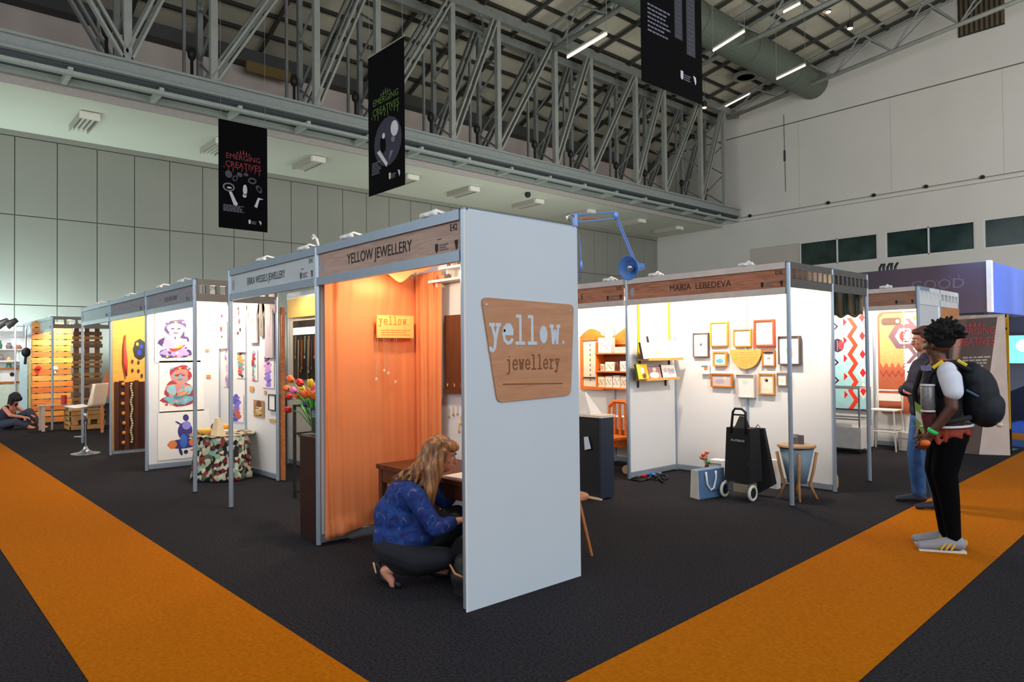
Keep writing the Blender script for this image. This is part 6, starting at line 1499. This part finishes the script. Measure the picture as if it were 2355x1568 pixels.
# camera pouch and bottle on the chest
t3=thing('chest_pouch','black chest pouch with a silver mesh flask in front of the man with spiky hair','bag',mx@Vector((.2,.05,1.0)))
m=M(BPK); m.cap((.07,.0,1.38),(.09,.02,1.12),.07,.075); m.cap((.07,.1,1.36),(.10,.1,1.15),.05,.05); done(m,mx); organic(m,'pouch_body',t3,.010,4)
m=M(mat((150,146,146),.4,.5,.2,60)); m.lathe((.145,.175,1.12),[(.045,0),(.05,.01),(.05,.17),(.045,.18)],16); done(m,mx).build('flask',t3,True)
m=M(mat((226,226,226),.5)); m.lathe((.145,.175,1.30),[(.052,0),(.052,.016)],16); m.lathe((.145,.175,1.10),[(.052,0),(.052,.014)],16); done(m,mx).build('flask_band',t3,True)
m=M(mat((110,100,140),.6)); m.box(.11,.14,1.42,.18,.16,1.46); done(m,mx).build('label_patch',t3)
m=M(mat((90,30,30),.8,0,.1,10)); m.cap((.13,.13,1.07),(.12,.13,.98),.055,.05,10); done(m,mx); lab(organic(m,'dark_red_pocket',t3,.009,3),'dark red pocket')
t4=thing('brochure','green and white brochure held in front of the man with spiky hair','brochure',mx@Vector((.22,.0,.95)))
m=M(mat((150,196,90),.6,0,.1,10)); m.hexa([(.14,.05,.90),(.18,-.02,.98),(.185,-.015,.98),(.145,.055,.90),(.15,.1,1.12),(.20,.03,1.17),(.205,.035,1.17),(.155,.105,1.12)]); done(m,mx).build('cover',t4)
m=M(mat((236,240,230),.6)); m.hexa([(.152,.072,.98),(.19,.012,1.04),(.194,.016,1.04),(.156,.076,.98),(.154,.088,1.05),(.193,.024,1.1),(.197,.028,1.1),(.158,.092,1.05)]); done(m,mx).build('cover_photo',t4)

# --- man in navy jacket
SK3=mat((206,132,104),.5,0,.04,8)
p=onz(2138,1168,0)
t,mx=person('walking man in navy jacket and blue jeans, half hidden behind the man with backpack',(p.x,p.y,0),-RV+FV*.25)
m=M(SK3); PH,qh=headm(m,(.03,0,1.68),.1,.12)
limb(m,[(.01,0,1.59),(-.01,0,1.46)],[.055,.062]); limb(m,[(-.01,0,1.4),(.0,0,1.0)],[.13,.13])
limb(m,[(.0,.2,1.40),(.09,.24,1.17),(.18,.0,1.22)],[.055,.045,.032]); hand(m,(.18,-.01,1.222),(0,-1,.05),(-1,0,0),1.,.5,-1)
limb(m,[(.0,-.2,1.40),(.08,-.24,1.17),(.19,.0,1.17)],[.055,.045,.032]); hand(m,(.19,.01,1.17),(0,1,.05),(-1,0,0),1.,.5,1)
limb(m,[(.0,.1,.92),(.0,.1,.5),(-.07,.1,.08)],[.09,.06,.04]); limb(m,[(.02,-.1,.92),(.07,-.16,.52),(.03,-.24,.09)],[.09,.06,.04])
limb(m,[(-.09,.1,.05),(.08,.1,.03)],[.035,.028]); limb(m,[(.02,-.24,.06),(.17,-.25,.04)],[.035,.028])
done(m,mx); organic(m,'body',t,.0065,4,.5); eyes(t,mx,PH,qh,1.,(90,50,30))
m=M(mat((96,52,34),.7,0,.15,30)); m.ell(PH(-.03,0,.045),(.105,.088,.10),qh); m.ell(PH(.035,0,.09),(.06,.07,.035),qh); m.ell(PH(-.06,0,-.02),(.06,.078,.07),qh); done(m,mx); organic(m,'hair',t,.008,3)
JK=mat((17,24,54),.75,0,.1,7); m=M(JK)
m.ell((.0,0,1.32),(.165,.205,.2)); m.ell((.01,0,1.12),(.165,.19,.22)); m.ell((.0,0,.98),(.165,.185,.12)); m.cap((-.01,-.15,1.43),(-.01,.15,1.43),.075,.075)
limb(m,[(.0,.21,1.41),(.09,.25,1.17),(.18,.06,1.22)],[.085,.07,.06]); limb(m,[(.0,-.21,1.41),(.08,-.25,1.17),(.19,-.06,1.17)],[.085,.07,.06]); m.cap((-.01,-.03,1.49),(.0,.03,1.5),.07,.07)
done(m,mx); organic(m,'jacket',t,.010,5)
JN=mat((62,108,164),.85,0,.2,9,c2=(36,72,124),bump=.2); m=M(JN)
m.ell((.0,0,.90),(.15,.175,.12)); limb(m,[(.0,.095,.88),(.01,.1,.5),(-.065,.1,.10)],[.115,.085,.068]); limb(m,[(.02,-.095,.88),(.07,-.16,.52),(.025,-.24,.12)],[.115,.085,.068])
done(m,mx); organic(m,'jeans',t,.010,4)
for a,b_,c in (((-.11,.1,.045),(.0,.1,.05),(.13,.1,.032)),((-.01,-.24,.05),(.09,-.245,.05),(.22,-.25,.035))):
    m=M(mat((34,36,50),.6)); limb(m,[a,b_,c],[.042,.04,.03]); done(m,mx); organic(m,'shoe',t,.008,3)

# --- seated person far left
p=onz(22,987,0)
t,mx=person('person with dark hair sitting on the carpet hugging their knees at the far left',(p.x,p.y,0),RV)
m=M(SK3); PH,qh=headm(m,(.12,0,.68),0,.7)
limb(m,[(.07,0,.6),(.0,0,.5)],[.05,.06]); limb(m,[(0,0,.45),(-.08,0,.15)],[.12,.13])
limb(m,[(.02,-.18,.48),(.16,-.2,.33),(.36,-.1,.28)],[.048,.04,.028]); hand(m,(.37,-.1,.28),(1,.3,-.2),(0,.3,-1),1.,.5,-1)
limb(m,[(.02,.18,.48),(.2,.2,.36),(.38,.1,.32)],[.048,.04,.028]); hand(m,(.39,.1,.32),(1,-.3,-.2),(0,0,-1),1.,.5,1)
limb(m,[(-.05,-.1,.12),(.25,-.2,.17),(.52,-.1,.06)],[.08,.06,.04]); limb(m,[(-.05,.1,.13),(.36,.12,.38),(.62,.12,.06)],[.08,.06,.04])
limb(m,[(.5,-.1,.05),(.62,-.1,.04)],[.035,.028]); limb(m,[(.62,.12,.045),(.76,.12,.03)],[.035,.028])
done(m,mx); organic(m,'body',t,.009,3,.5); eyes(t,mx,PH,qh)
m=M(mat((24,18,18),.8,0,.2,30)); m.ell(PH(-.02,0,.03),(.12,.105,.12),qh); m.ell(PH(.05,0,.06),(.08,.09,.06),qh); limb(m,[PH(-.03,-.07,0),(.1,-.1,.56)],[.06,.03]); limb(m,[PH(-.03,.07,0),(.08,.1,.54)],[.06,.03]); limb(m,[PH(-.07,0,0),(.0,0,.55)],[.08,.05]); done(m,mx); organic(m,'hair',t,.01,2)
m=M(mat((26,28,44),.8)); m.ell((-.05,0,.32),(.15,.19,.22)); m.ell((-.08,0,.14),(.17,.2,.13)); m.cap((0,-.12,.48),(0,.12,.48),.06,.06); done(m,mx); organic(m,'vest',t,.012,4)
m=M(mat((56,58,78),.8,0,.2,20)); m.ell((-.05,0,.13),(.17,.2,.12)); limb(m,[(-.05,-.1,.13),(.25,-.2,.18),(.46,-.12,.09)],[.11,.085,.06]); limb(m,[(-.05,.1,.14),(.36,.12,.38),(.56,.12,.14)],[.11,.085,.06]); done(m,mx); organic(m,'trousers',t,.012,4)
